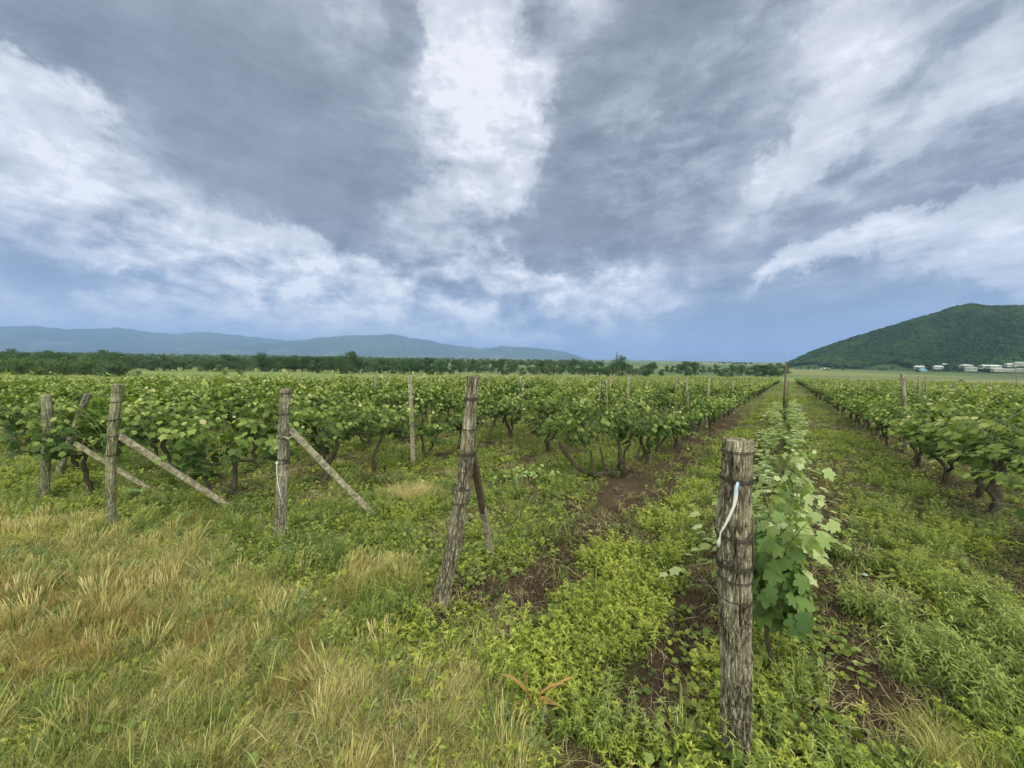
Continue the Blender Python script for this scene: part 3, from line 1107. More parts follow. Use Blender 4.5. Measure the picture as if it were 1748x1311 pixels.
def ears(seed, n=26, h=(.28, .42), spread=.08, lean=(.35, 0)):
    """fine flowering grass stalks with thin seed heads"""
    q = np.random.default_rng(seed)
    V, T, S = [], [], []; o = 0
    for i in range(n):
        a = q.uniform(0, 2 * math.pi); rr = spread * math.sqrt(q.uniform())
        L = q.uniform(*h)
        out = np.array([math.cos(a) * .25 + q.normal(0, .2) + lean[0], math.sin(a) * .25 + q.normal(0, .2) + lean[1], 0])
        b = np.array([math.cos(a) * rr, math.sin(a) * rr, 0])
        pts = [b + out * L * .6 * t ** 1.6 + np.array([0, 0, L * (t - .12 * t * t)]) for t in (0, .35, .65, .78, .9, 1.0)]
        wd = [.0008, .0008, .0008, .0026, .0022, 0]
        for s in ((1, 0, 0), (0, 1, 0)):
            v, t = strip(pts, wd, np.array(s, float))
            V.append(v); T.append(t + o); o += len(v)
            S.append(np.full(len(v), q.uniform(.3, 1)))
    return np.concatenate(V), np.concatenate(T), np.concatenate(S)


def leafy(seed, stems=6, h=.14, n=11, size=(.03, .05), spread=.05, droop=.2, lean=.35, whorl=6, wide=1.0):
    """several leafy shoots of lance shaped leaves, a rosette at each tip"""
    q = np.random.default_rng(seed)
    pos, nrm, tip, sz, sh = [], [], [], [], []
    for s in range(stems):
        a0 = q.uniform(0, 6.28)
        b = np.array([math.cos(a0), math.sin(a0), 0]) * spread * q.uniform(.2, 1)
        d = np.array([math.cos(a0) * lean * q.uniform(.3, 1.2), math.sin(a0) * lean * q.uniform(.3, 1.2), 1.0]); d /= np.linalg.norm(d)
        H = h * q.uniform(.6, 1.15)
        for i in range(n + whorl):
            t = min(1.0, (i + 1) / n)
            a = i * 2.4 + q.uniform(-.4, .4)
            o = np.array([math.cos(a), math.sin(a), 0])
            p = b + d * H * (.15 + .85 * t)
            pos.append(p)
            upw = .25 + .9 * max(0, (i - n) / max(1, whorl)) if i >= n else q.uniform(-droop, .45)
            tp = o + np.array([0, 0, upw]); tip.append(tp)
            nrm.append(np.array([-o[0] * upw, -o[1] * upw, 1.0]) + q.normal(0, .2, 3))
            sz.append(q.uniform(*size) * (1.1 - .45 * t) * (1 if i < n else .75))
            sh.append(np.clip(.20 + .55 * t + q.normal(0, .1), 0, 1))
    tv = BLADE[0] * np.array([1.5 * wide, 1, 1])
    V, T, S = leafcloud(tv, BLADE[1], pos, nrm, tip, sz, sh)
    return V, T, S


def roundleaf(seed, n=46, spread=.13, size=(.012, .022), h=.05):
    """low creeping plant of small round leaves"""
    q = np.random.default_rng(seed)
    a = q.uniform(0, 6.28, n); r = spread * np.sqrt(q.uniform(0, 1, n))
    pos = np.stack([np.cos(a) * r, np.sin(a) * r, q.uniform(.005, h, n) * (1 - .6 * r / spread)], 1)
    nrm = np.array([0, 0, 1.0]) + q.normal(0, .35, (n, 3))
    tip = np.stack([np.cos(a), np.sin(a), q.normal(0, .3, n)], 1) + q.normal(0, .5, (n, 3))
    return leafcloud(LEAF_LOW[0], LEAF_LOW[1], pos, nrm, tip, q.uniform(*size, n) * 1.6, np.clip(q.normal(.45, .2, n), 0, 1))


def mk(nm, arr, mat):
    return np_mesh(nm, arr[0], arr[1], mat, False, {'shade': arr[2]})


def crumbs(seed, n=14):
    q = random.Random(seed); b = MB()
    for i in range(n):
        c = Vector((q.gauss(0, .07), q.gauss(0, .07), .003)); s = q.uniform(.004, .014)
        V = [Vector(v) * s * q.uniform(.7, 1.25) + c for v in ((1, 0, 0), (-1, .1, 0), (0, 1, 0), (.1, -1, 0), (0, 0, .8), (0, 0, -.8))]
        b.add(V, [(0, 2, 4), (2, 1, 4), (1, 3, 4), (3, 0, 4), (2, 0, 5), (1, 2, 5), (3, 1, 5), (0, 3, 5)])
    return b.mesh('crumbs', M_SOIL, False)


KINDS = {
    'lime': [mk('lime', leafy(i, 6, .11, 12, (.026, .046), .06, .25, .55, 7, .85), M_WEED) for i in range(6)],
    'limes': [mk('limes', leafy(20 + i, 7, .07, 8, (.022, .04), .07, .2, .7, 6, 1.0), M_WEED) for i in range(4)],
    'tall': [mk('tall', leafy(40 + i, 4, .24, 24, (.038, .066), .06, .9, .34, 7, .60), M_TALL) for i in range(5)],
    'blue': [mk('blue', leafy(60 + i, 6, .13, 14, (.035, .06), .06, .6, .6, 7, .75), M_BLUE) for i in range(3)],
    'creep': [mk('creep', roundleaf(80 + i), M_WEED) for i in range(3)],
    'creepb': [mk('creepb', roundleaf(90 + i, 50, .14), M_GREENG) for i in range(3)],
    'green': [mk('green', grass(100 + i, 34, (.10, .24), .0028, .05, (.15, 0), .7), M_GREENG) for i in range(4)],
    'dry': [mk('dry', grass(120 + i, 90, (.04, .15), .0008, .11, (.12, .03), 1.3, shade=(0, 1)), M_DRY) for i in range(5)],
    'mixg': [mk('mixg', grass(130 + i, 80, (.03, .12), .0009, .11, (.12, .03), 1.3, shade=(.1, 1.0)), M_GOLDG) for i in range(3)],
    'drye': [mk('drye', ears(140 + i), M_DRY) for i in range(4)],
    'short': [mk('short', grass(160 + i, 60, (.04, .11), .0016, .10, (.2, 0), .9), M_GREENG) for i in range(3)],
    'rust': [mk('rust', grass(180 + i, 60, (.12, .26), .0012, .06, (.15, 0), .5), M_RUST) for i in range(3)],
    'litter': [mk('litter', grass(200 + i, 16, (.05, .17), .0013, .12, (.2, 0), 1, True), M_STRAW) for i in range(3)],
    'crumb': [crumbs(i) for i in range(3)],
}
K_LIST, K_IDX = [], {}
for kx in KINDS:
    K_IDX[kx] = (len(K_LIST), len(KINDS[kx])); K_LIST += KINDS[kx]


def gauss(x, s): return np.exp(-(x / s) ** 2)


def band(x, s): return np.exp(-(x / s) ** 4)


def field_points(n, y0, y1, q):
    """random points on the visible part of the slope between two distances"""
    t = q.uniform(0, 1, n)
    Y = np.sqrt(y0 * y0 + t * (y1 * y1 - y0 * y0))
    X = Y * q.uniform(-1.55, 1.55, n)
    return X, Y


def cover():
    q = np.random.default_rng(5)
    P, Ro, S, I = [], [], [], []

    def put(X, Y, kind, prob, s0, s1, lift=0.0, leanrot=None, tilt=.12):
        m = q.uniform(0, 1, len(X)) < prob
        X, Y = X[m], Y[m]
        Z = zbase(Y) + zrelief(X, Y) + lift
        k0, kn = K_IDX[kind]
        n = len(X)
        P.append(np.stack([X, Y, Z], 1))
        rz = q.uniform(0, 6.28, n) if leanrot is None else q.normal(leanrot, 1.1, n)
        Ro.append(np.stack([q.normal(0, tilt, n), q.normal(0, tilt, n), rz], 1))
        S.append(q.uniform(s0, s1, n)); I.append(k0 + q.integers(0, kn, n))

    def masks(X, Y):
        u, n = to_un(X, Y)
        w = (vnoise(X, Y, 1.1, 61, 2) - .5)
        u2 = u + w * 1.5
        ub = .35 + np.clip(n + 6, -3, 4.6) * .24
        head = sstep(.55, -.45, u2 - ub + np.clip(n + 1.5, 0, 3) * 1.1)            # dry headland
        bare = 1.0 * band(n + 1.60 + .16 * (vnoise(X, Y, 1.5, 72, 2) - .5), .40 + .10 * sstep(6, 3, u)) * sstep(1.6, 2.2, u) * (.93 + .07 * sstep(.3, .5, vnoise(X, Y, .8, 71, 2)))
        bare = np.maximum(bare, 1.0 * band(n + .44 + .16 * (vnoise(X, Y, 2.0, 73, 2) - .5), .32) * sstep(1.3, 1.9, u) * sstep(14, 7, u))
        bare = np.maximum(bare, 1.0 * band(n - .45 + .25 * (vnoise(X, Y, 2.0, 74, 2) - .5), .40) * sstep(1.9, 2.6, u) * sstep(12, 6, u))
        for k in ROWS[1:8]: bare = np.maximum(bare, .93 * band(n - k, .36) * sstep(4.0, 6, u))
        patch = sstep(.52, .62, vnoise(X, Y, 1.5, 81, 3))
        bare = np.maximum(bare, patch * .9)
        bare = np.maximum(bare, .8 * sstep(.50, .60, vnoise(X, Y, 4.2, 83, 2)))
        bare = np.maximum(bare, .8 * sstep(.50, .62, vnoise(X, Y, .9, 84, 3)) * sstep(1.6, 2.2, n) * sstep(12, 8, u))
        alA = gauss(n + 1.0, .48) * sstep(1.2, 1.8, u)
        alB = gauss(n - 1.25, .55) * sstep(1.0, 2.0, u)
        inv = ((n > VINE_N0) & (n < VINE_N1)).astype(float)
        return u, n, head, np.clip(bare, 0, 1) * (1 - .5 * head), alA, alB, inv

    for (cnt, y0, y1, fs) in ((9000, .9, 4.6, 1.12), (20000, 4.6, 12, 1.15), (24000, 12, 34, 1.5), (15000, 34, 90, 2.4)):
        area = (y1 * y1 - y0 * y0) * 1.55
        X, Y = field_points(cnt, y0, y1, q)
        u, n, head, bare, alA, alB, inv = masks(X, Y)
        g = (1 - head) * (1 - bare)
        lft = sstep(-1.8, -2.8, n)
        cl = .25 + .75 * sstep(.40, .54, vnoise(X, Y, 3.2, 91, 2))
        put(X, Y, 'lime', g * inv * cl * (1 - .6 * lft) * (.14 + .60 * alA + .10 * alB) * np.where(u < 2.2, .8, 1), .7 * fs, 1.15 * fs)
        X, Y = field_points(cnt, y0, y1, q); u, n, head, bare, alA, alB, inv = masks(X, Y); g = (1 - head) * (1 - bare)
        cl = .2 + .8 * sstep(.42, .55, vnoise(X, Y, 2.6, 92, 2))
        put(X, Y, 'limes', g * inv * cl * (1 - .5 * sstep(-1.8, -2.8, n)) * (.34 + .25 * alA), .8 * fs, 1.5 * fs)
        X, Y = field_points(cnt, y0, y1, q); u, n, head, bare, alA, alB, inv = masks(X, Y); g = (1 - head) * (1 - bare)
        lft = sstep(-1.6, -2.6, n)
        put(X, Y, 'tall', g * inv * (.02 + .30 * alB * (u < 14) * sstep(.50, .57, vnoise(X, Y, 2.2, 18, 2)) * sstep(.35, .55, vnoise(X, Y, .8, 17, 2)) + .05 * (n > 1) + .03 * lft), .65, 1.1)
        put(X, Y, 'blue', (1 - bare) * (.015 + .10 * lft * sstep(.55, .68, vnoise(X, Y, .55, 93, 2))), .6 * fs, 1.1 * fs)
        put(X, Y, 'green', (1 - .85 * bare) * (.05 + .10 * lft * (1 - head)) * inv, .6 * fs, 1.1 * fs)
        X, Y = field_points(cnt, y0, y1, q); u, n, head, bare, alA, alB, inv = masks(X, Y)
        put(X, Y, 'creep', (1 - .97 * bare) * (1 - .7 * head) * (.16 + .12 * sstep(-1.8, -2.8, n)) * inv, .8 * fs, 1.5 * fs)
        put(X, Y, 'creepb', (1 - .97 * bare) * (.13 + .14 * sstep(-1.8, -2.8, n)) * inv, .8 * fs, 1.6 * fs)
        X, Y = field_points(cnt, y0, y1, q); u, n, head, bare, alA, alB, inv = masks(X, Y)
        lft = sstep(-1.6, -2.6, n)
        put(X, Y, 'short', (1 - .93 * bare) * (.16 + .22 * head), .8 * fs, 1.5 * fs)
        put(X, Y, 'mixg', g * .22 * lft * inv, .5 * fs, 1.0 * fs)
        put(X, Y, 'dry', (.03 + .10 * lft * sstep(.4, .6, vnoise(X, Y, .8, 44, 2))) * (1 - head) * (u < 30) * (1 - .6 * alA), .5 * fs, .9 * fs, leanrot=.2)
        put(X, Y, 'litter', .05 + .22 * bare * (y0 < 10), .7 * fs, 1.3 * fs)
        if y0 < 10: put(X, Y, 'crumb', .10 + .6 * bare, .6, 1.3)
    # headland: a thick sward of fine dry grass combed by the wind
    for (cnt, y0, y1, fs) in ((19000, .9, 4.2, 1.0), (9000, 4.2, 9, 1.3)):
        X, Y = field_points(cnt, y0, y1, q); u, n, head, bare, alA, alB, inv = masks(X, Y)
        thin = sstep(.25, .5, vnoise(X, Y, .9, 95, 3))
        put(X, Y, 'dry', head * (.30 + .50 * thin), .45 * fs, 1.0 * fs, leanrot=.15, tilt=.3)
        put(X, Y, 'mixg', head * .50, .6 * fs, 1.2 * fs, leanrot=.15, tilt=.3)
        put(X, Y, 'drye', head * .07 * thin, .35 * fs, .75 * fs, leanrot=.1)
        X, Y = field_points(cnt, y0, y1, q); u, n, head, bare, alA, alB, inv = masks(X, Y)
        put(X, Y, 'green', head * (.07 + .32 * sstep(.50, .65, vnoise(X, Y, .7, 98, 2))), .4 * fs, .8 * fs, leanrot=.1)
        put(X, Y, 'limes', head * .18 * sstep(.45, .6, vnoise(X, Y, 1.2, 99, 2)), .7 * fs, 1.2 * fs)
        put(X, Y, 'rust', head * .12 * sstep(.60, .74, vnoise(X, Y, .8, 97, 2)), .6 * fs, 1.0 * fs)
        put(X, Y, 'litter', head * .35, .8 * fs, 1.5 * fs)
        put(X, Y, 'lime', head * .04, .5 * fs, .8 * fs)

    def patch(px, py, r, kind, n, s0, s1, ex=1.0, leanrot=None):
        x, y, z = hit(px, py)
        a = q.uniform(0, 6.28, n); rr = r * np.sqrt(q.uniform(0, 1, n))
        put(x + np.cos(a) * rr * ex, y + np.sin(a) * rr, kind, np.ones(n), s0, s1, leanrot=leanrot)
    # clumps one can pick out
    patch(485, 1200, .10, 'rust', 16, .5, .9); patch(300, 1110, .22, 'rust', 12, .6, .9); patch(335, 900, .22, 'rust', 14, .6, .9, 1.2); patch(340, 900, .25, 'mixg', 40, .9, 1.3, 1.2)
    patch(640, 1000, .24, 'mixg', 90, 1.1, 1.7, 1.6, .1); patch(640, 1000, .22, 'drye', 16, .5, .7, 1.5, .1)
    patch(700, 845, .28, 'dry', 70, .9, 1.4, 1.2); patch(560, 965, .15, 'green', 20, .8, 1.1)
    patch(600, 1275, .32, 'dry', 110, .8, 1.25, 1.5, .1); patch(640, 1280, .3, 'litter', 60, 1.2, 2.0, 1.3)
    patch(800, 1075, .16, 'litter', 46, 1.2, 1.9); patch(770, 1130, .16, 'litter', 40, 1.0, 1.6); patch(560, 850, .3, 'litter', 60, 1.2, 2.0)
    patch(1650, 1306, .14, 'mixg', 34, .9, 1.3, 1.4)
    patch(1660, 1180, .28, 'tall', 34, .9, 1.25, 1.3); patch(1730, 1130, .2, 'tall', 20, .9, 1.2); patch(1500, 1060, .18, 'tall', 15, .8, 1.1)
    patch(1330, 1140, .20, 'tall', 14, .5, .8); patch(1345, 1260, .22, 'tall', 14, .5, .8); patch(1060, 1260, .2, 'tall', 14, .6, .85); patch(1225, 1150, .10, 'lime', 10, .8, 1.2)
    patch(1370, 1040, .12, 'tall', 7, .7, 1.0); patch(1445, 965, .15, 'tall', 8, .8, 1.0); patch(640, 1080, .10, 'tall', 7, .45, .7)
    patch(520, 950, .35, 'blue', 26, .7, 1.0); patch(470, 1130, .12, 'blue', 6, .6, .9); patch(20, 1035, .2, 'blue', 10, .8, 1.1); patch(130, 1020, .14, 'blue', 6, .7, 1.0)
    patch(360, 985, .3, 'blue', 20, .6, 1.0); patch(300, 1030, .25, 'tall', 12, .45, .7); patch(540, 1110, .1, 'tall', 5, .45, .7)
    patch(900, 1150, .22, 'lime', 24, 1.1, 1.6); patch(1030, 960, .22, 'lime', 22, 1.1, 1.6); patch(350, 865, .16, 'lime', 14, 1.2, 1.7)
    patch(700, 880, .3, 'lime', 20, 1.0, 1.4); patch(60, 900, .7, 'limes', 60, 1.4, 2.0, 1.6); patch(40, 820, .8, 'limes', 80, 1.6, 2.4, 1.6)
    patch(630, 1075, .10, 'green', 10, .9, 1.2)
    Pn, Rn, Sn, In = np.concatenate(P), np.concatenate(Ro), np.concatenate(S), np.concatenate(I)
    keep = np.hypot(Pn[:, 0] - post_bases[0][0], Pn[:, 1] - post_bases[0][1]) > .07
    a0, a1 = hit(1000, 826), hit(1080, 826)
    keep &= ~((Pn[:, 0] > a0[0] - .1) & (Pn[:, 0] < a1[0]) & (np.abs(Pn[:, 1] - a0[1]) < .28))
    Pn, Rn, Sn, In = Pn[keep], Rn[keep], Sn[keep], In[keep]
    groups = {
        'lime_weeds': (('lime', 'limes', 'creep'), "yellow-green leafy weeds carpeting the alleys between the vine rows"),
        'willowy_weeds': (('tall', 'blue'), "taller narrow-leaved grey-green weeds in loose clumps"),
        'green_grass': (('green', 'short', 'creepb'), "short green grass and creeping leaves between the weeds"),
        'dry_grass': (('dry', 'drye', 'rust', 'mixg'), "fine golden and rusty dry grass covering the headland"),
        'straw_litter': (('litter',), "pale straw and dead stems lying on the soil"),
        'soil_crumbs': (('crumb',), "dark crumbs of earth on the bare strips"),
    }
    for nm, (ks, lab) in groups.items():
        ids = []
        protos = []
        remap = {}
        for kx in ks:
            k0, kn = K_IDX[kx]
            for j in range(kn): remap[k0 + j] = len(protos); protos.append(K_LIST[k0 + j])
        m = np.isin(In, list(remap))
        scatter(nm, protos, Pn[m], Rn[m], Sn[m], [remap[int(v)] for v in In[m]], lab, nm.split('_')[-1])


post_bases = [hit(1258, 1296)]
cover()


# ================================================================= posts, braces, wire
M_BARKP = barkmat("weathered bark", (.022, .017, .012), (.19, .160, .118), (.42, .37, .285), .20, 46, 1.0, 62)
M_GREYW = barkmat("silvery split wood", (.04, .032, .025), (.22, .19, .15), (.46, .42, .35), .12, 60, .8, 75)
M_MOSSW = barkmat("pale greenish wood", (.05, .046, .030), (.19, .18, .115), (.34, .32, .23), .14, 50, .7, 48)
M_CONC = solid("rough concrete", (.25, .22, .165), .92, 26, .28, .7, c2=(.12, .10, .07))
M_RUSTC = solid("rust stained concrete", (.062, .040, .028), .9, 22, .35, .7, c2=(.05, .03, .02))
M_STEEL = solid("rusted steel", (.085, .045, .035), .75, 30, .35, .4, c2=(.035, .02, .016))
M_WIRE = solid("rusty wire", (.028, .020, .016), .7, 80, .3)
M_STRING = solid("white string", (.62, .62, .58), .8, 60, .12)
M_FARP = solid("grey post wood", (.19, .165, .13), .9, 24, .35, .5, stretch=(1, 1, .2))
M_ENDG = solid("end grain", (.20, .175, .14), .9, 90, .45, .8, c2=(.07, .055, .045))


def log_mesh(name, path, rad, mat, seg=96, rings=220, groove=.008, knots=(), seed=0, plates=3.4, capm=True, split=None):
    """a post as one surface: path points with radii, bark plates as real relief"""
    path = [Vector(p) for p in path]; K = len(path)
    q = np.random.default_rng(seed)
    ts = np.linspace(0, 1, rings)
    V = []; G = []
    for j, t in enumerate(ts):
        f = t * (K - 1); i = min(int(f), K - 2); w = f - i
        w2 = w * w * (3 - 2 * w)
        c = path[i].lerp(path[i + 1], w)
        r = rad[i] * (1 - w2) + rad[i + 1] * w2
        for k in range(seg):
            th = 2 * math.pi * k / seg
            ca, sa = math.cos(th), math.sin(th)
            h = c.z
            a = mnoise.noise(Vector((ca * plates, sa * plates, h * 5.2 + seed * 3.1)))
            b = mnoise.noise(Vector((ca * plates * 2.3, sa * plates * 2.3, h * 11 + seed)))
            cc = mnoise.noise(Vector((ca * 1.1, sa * 1.1, h * 3.0 + 9 * seed)))
            e = mnoise.noise(Vector((ca * plates * 5, sa * plates * 5, h * 26)))
            rg = 1 - min(1, abs(a) * 3.6)
            rg2 = 1 - min(1, abs(b) * 3.4)
            d = -groove * (rg ** 2) - groove * .55 * rg2 ** 2 + groove * .35 * e + r * .07 * cc
            for (kh, ka, ks, kd) in knots:
                dd = ((h - kh) / ks) ** 2 + (math.sin((th - ka) / 2) * 2 * r / ks) ** 2
                d += kd * math.exp(-dd)
            if split:
                dth = math.atan2(math.sin(th - split[0] - .25 * math.sin(h * 7)), math.cos(th - split[0] - .25 * math.sin(h * 7)))
                d -= split[1] * math.exp(-(dth * r / .006) ** 2)
                rg = max(rg, .9 * math.exp(-(dth * r / .007) ** 2))
            top = 0
            if j == rings - 1: top = mnoise.noise(Vector((ca * 4, sa * 4, seed))) * .012
            V.append((c.x + ca * (r + d), c.y + sa * (r + d), c.z + top))
            G.append(max(rg, rg2 * .8) ** 2)
    T = []
    for j in range(rings - 1):
        for k in range(seg):
            k2 = (k + 1) % seg
            T.append((j * seg + k, j * seg + k2, (j + 1) * seg + k2)); T.append((j * seg + k, (j + 1) * seg + k2, (j + 1) * seg + k))
    # worn, fissured end grain
    base = (rings - 1) * seg; c = path[-1]; prev = base
    nr = 5
    for m in range(1, nr + 1):
        s = 1 - m / (nr + .0001)
        st = len(V)
        for k in range(seg):
            v = V[base + k]
            x, y = c.x + (v[0] - c.x) * s, c.y + (v[1] - c.y) * s
            z = v[2] * (s) + c.z * (1 - s) + mnoise.noise(Vector((x * 60, y * 60, 5 + seed))) * .009 + mnoise.noise(Vector((x * 160, y * 160, 5))) * .005
            V.append((x, y, z)); G.append(.3 + .5 * abs(mnoise.noise(Vector((x * 150, y * 150, 2)))))
        for k in range(seg):
            k2 = (k + 1) % seg
            T.append((prev + k, prev + k2, st + k2)); T.append((prev + k, st + k2, st + k))
        prev = st
    me = np_mesh(name, V, T, mat, True, {'groove': G})
    return me


def coil(parent, path_at, z, r, turns=3, pitch=.007, seed=0, mat=None):
    """wire wound round a post"""
    q = random.Random(seed); b = MB()
    n = 26 * turns; pts = []
    tilt = q.uniform(-.10, .10); ph = q.uniform(0, 6.28)
    for i in range(n + 1):
        a = ph + 2 * math.pi * i / 26
        zz = z + pitch * i / 26 + tilt * r * math.cos(a) + q.uniform(-.0012, .0012)
        c = path_at(zz)
        rr = r * (1.0 + q.uniform(-.01, .02))
        pts.append((c[0] + rr * math.cos(a), c[1] + rr * math.sin(a), zz))
    b.tube(pts, .0017, 5)
    for s in range(2):      # loose ends
        a = q.uniform(0, 6.28); c = path_at(z)
        p = Vector((c[0] + r * math.cos(a), c[1] + r * math.sin(a), z))
        o = Vector((math.cos(a), math.sin(a), 0))
        b.tube([p, p + o * .015 + Vector((0, 0, .01)), p + o * .02 + Vector((.01, 0, -.02))], .0013, 4)
    return b.build('wire_coil', mat or M_WIRE, parent)


def path_fn(path):
    zs = [p[2] for p in path]

    def f(z):
        return (float(np.interp(z, zs, [p[0] for p in path])), float(np.interp(z, zs, [p[1] for p in path])))
    return f


def wood_post(base_px, pts_px, rad, mat, label, coils, seed, **kw):
    """main posts: base pixel on the ground, then points up the axis seen at the same distance"""
    bx, by, bz = hit(*base_px)
    root = empty("wooden_post", (bx, by, bz))
    P = [Vector((0, 0, -.12))] + [Vector((0, 0, 0))] + [at_depth(x, y, by) - Vector((bx, by, bz)) for x, y in pts_px]
    P[0] = P[1] + (P[1] - P[2]).normalized() * .12
    rad = list(np.interp(np.linspace(0, 1, len(P)), np.linspace(0, 1, len(rad)), rad))
    me = log_mesh("post_shaft", P, rad, mat, seed=seed, **kw)
    link_mesh("post_shaft", me, root)
    f = path_fn(P); rr = lambda z: float(np.interp(z, [p.z for p in P], rad))
    for i, (py, turns) in enumerate(coils):
        # height on the post that the coil has
        z = float(np.interp(-py, [-base_px[1]] + [-y for x, y in pts_px], [0] + [p.z for p in P[2:]]))
        coil(root, f, z, rr(z) * 1.045, turns, .006, seed * 10 + i)
    tag(root, label, "post", "end posts of the vine rows")
    return root, P, f, rr


# the near post with the ribbon
p1 = wood_post((1258, 1298), [(1256, 1180), (1254, 1000), (1252, 900), (1258, 800), (1259, 750)], [.066, .062, .058, .060, .067, .066, .056, .058], M_BARKP,
               "thick grey bark post with a white ribbon tied to it, nearest the camera",
               [(771, 2), (820, 3), (916, 3), (965, 4), (985, 2), (1018, 1)], 3, seg=130, rings=320, groove=.011, plates=4.6,
               knots=((1.05, -1.9, .018, -.012), (1.02, -1.2, .014, -.010), (.93, -1.4, .016, -.010), (.5, -.6, .03, .006)))
p2 = wood_post((752, 1033), [(772, 940), (788, 850), (798, 770), (803, 700), (808, 642)], [.076, .070, .056, .054, .064, .048, .046, .047], M_BARKP,
               "leaning cracked bark post with an A-shaped rusty brace", [(683, 4), (733, 2), (777, 4), (835, 2), (858, 2)], 5, seg=96, rings=220,
               groove=.0075, split=(-1.1, .010))
p3 = wood_post((478, 924), [(480, 860), (484, 780), (485, 700), (488, 664)], [.052, .050, .049, .050, .046, .046], M_GREYW,
               "silvery split post with a white string hanging down it", [(672, 2), (708, 3), (748, 3), (786, 4), (791, 2)], 8, seg=72, rings=160, groove=.006, split=(-1.9, .008))
p4 = wood_post((190, 908), [(189, 850), (190, 780), (194, 720), (202, 656)], [.046, .045, .040, .040, .042, .046], M_MOSSW,
               "pale mossy post slanting slightly to the right beside a long brace", [(687, 2), (717, 2), (745, 2), (778, 3)], 12, seg=60, rings=120, groove=.004)
p5 = wood_post((75, 856), [(77, 800), (82, 740), (81, 705), (79, 674)], [.052, .050, .046, .044, .052, .046], M_MOSSW,
               "squat knobbly post with a lumpy rounded top among vine leaves", [(742, 2), (760, 2)], 15, seg=60, rings=110, groove=.007)
p6 = wood_post((99, 816), [(112, 770), (132, 720), (150, 672)], [.055, .052, .046, .044, .048], M_GREYW,
               "stout grey post leaning right behind the squat knobbly post", [(770, 2), (683, 1)], 18, seg=48, rings=90, groove=.005)


# string on the third post, ribbon on the first
def string_on(P, fr):
    root, Pp, f, rr = P
    by = root.location.y
    b = MB()
    pts = [at_depth(x, y, by - .055) - root.location for x, y in ((473, 790), (472, 800), (473, 815), (475, 828), (478, 842), (481, 853))]
    b.tube([tuple(p) for p in pts], .0032, 5)
    # knot where it is tied
    k = pts[0]
    b.tube([k + Vector((math.cos(a) * .012, 0, math.sin(a) * .012)) for a in np.linspace(0, 5.5, 9)], .003, 5)
    b.build("string", M_STRING, root)
    c = MB()
    kk = at_depth(489, 748, by - .05) - root.location
    for s in range(3):
        c.tube([kk + Vector((-.06 + .02 * s, 0, -.012 + s * .012)), kk + Vector((-.02, -.01, .016)), kk + Vector((.02, -.012, -.012 + .01 * s)), kk + Vector((.05, .01, .015))], .0045, 6)
    c.build("rag_knot", solid("faded rag", (.26, .22, .16), .9, 60, .3), root)


string_on(p3, 1)


def ribbon():
    root, P, f, rr = p1
    by = root.location.y
    d = .070
    pts = [(1260, 823, .071), (1257, 832, .073), (1256, 850, .074), (1253, 864, .071), (1246, 880, .068), (1238, 897, .064), (1230, 909, .058),
           (1229, 916, .055), (1227, 924, .052), (1226, 934, .05)]
    hw = [.006, .007, .0075, .0065, .006, .0055, .005, .0035, .0075, .0060]
    c = [at_depth(x, y, by - z) for x, y, z in pts]
    V, T, S = [], [], []
    for i, p in enumerate(c):
        t = (c[min(i + 1, len(c) - 1)] - c[max(i - 1, 0)]).normalized()
        s = Vector((t.z, 0, -t.x)).normalized()
        tw = Vector((0, 1, 0)) * math.sin(i * .8) * .3
        for k in (-1, -.3, .3, 1):
            V.append(tuple(p + (s + tw).normalized() * hw[i] * k + Vector((0, -.0035 * (1 - abs(k)) - .001 * math.sin(i * 2 + k), 0))))
            S.append(1.0 - min(1, i / 2.6) if k > -1.1 else 0)
    for i in range(len(c) - 1):
        for k in range(3):
            T.append((i * 4 + k, i * 4 + k + 1, i * 4 + 5 + k, i * 4 + 4 + k))
    m, g = newmat("ribbon cloth")
    at = g.n('ShaderNodeAttribute', attribute_name='shade').outputs['Fac']
    bs = g.n('ShaderNodeBsdfPrincipled')
    g.put(bs.inputs['Base Color'], g.mix(g.mrange(at, .2, .6), (.60, .59, .55), (.36, .47, .68)))
    bs.inputs['Roughness'].default_value = .6
    tr = g.n('ShaderNodeBsdfTranslucent'); tr.inputs[0].default_value = (.7, .7, .7, 1)
    mx = g.n('ShaderNodeMixShader'); mx.inputs[0].default_value = .25
    g.t.links.new(bs.outputs[0], mx.inputs[1]); g.t.links.new(tr.outputs[0], mx.inputs[2])
    g.t.links.new(mx.outputs[0], g.n('ShaderNodeOutputMaterial').inputs[0])
    me = np_mesh("ribbon", V, T, m, True, {'shade': S})
    o = link_mesh("ribbon", me)
    md = o.modifiers.new("thick", 'SOLIDIFY'); md.thickness = .0012
    tag(o, "white ribbon with a pale blue end, knotted to the thick bark post", "ribbon")


ribbon()


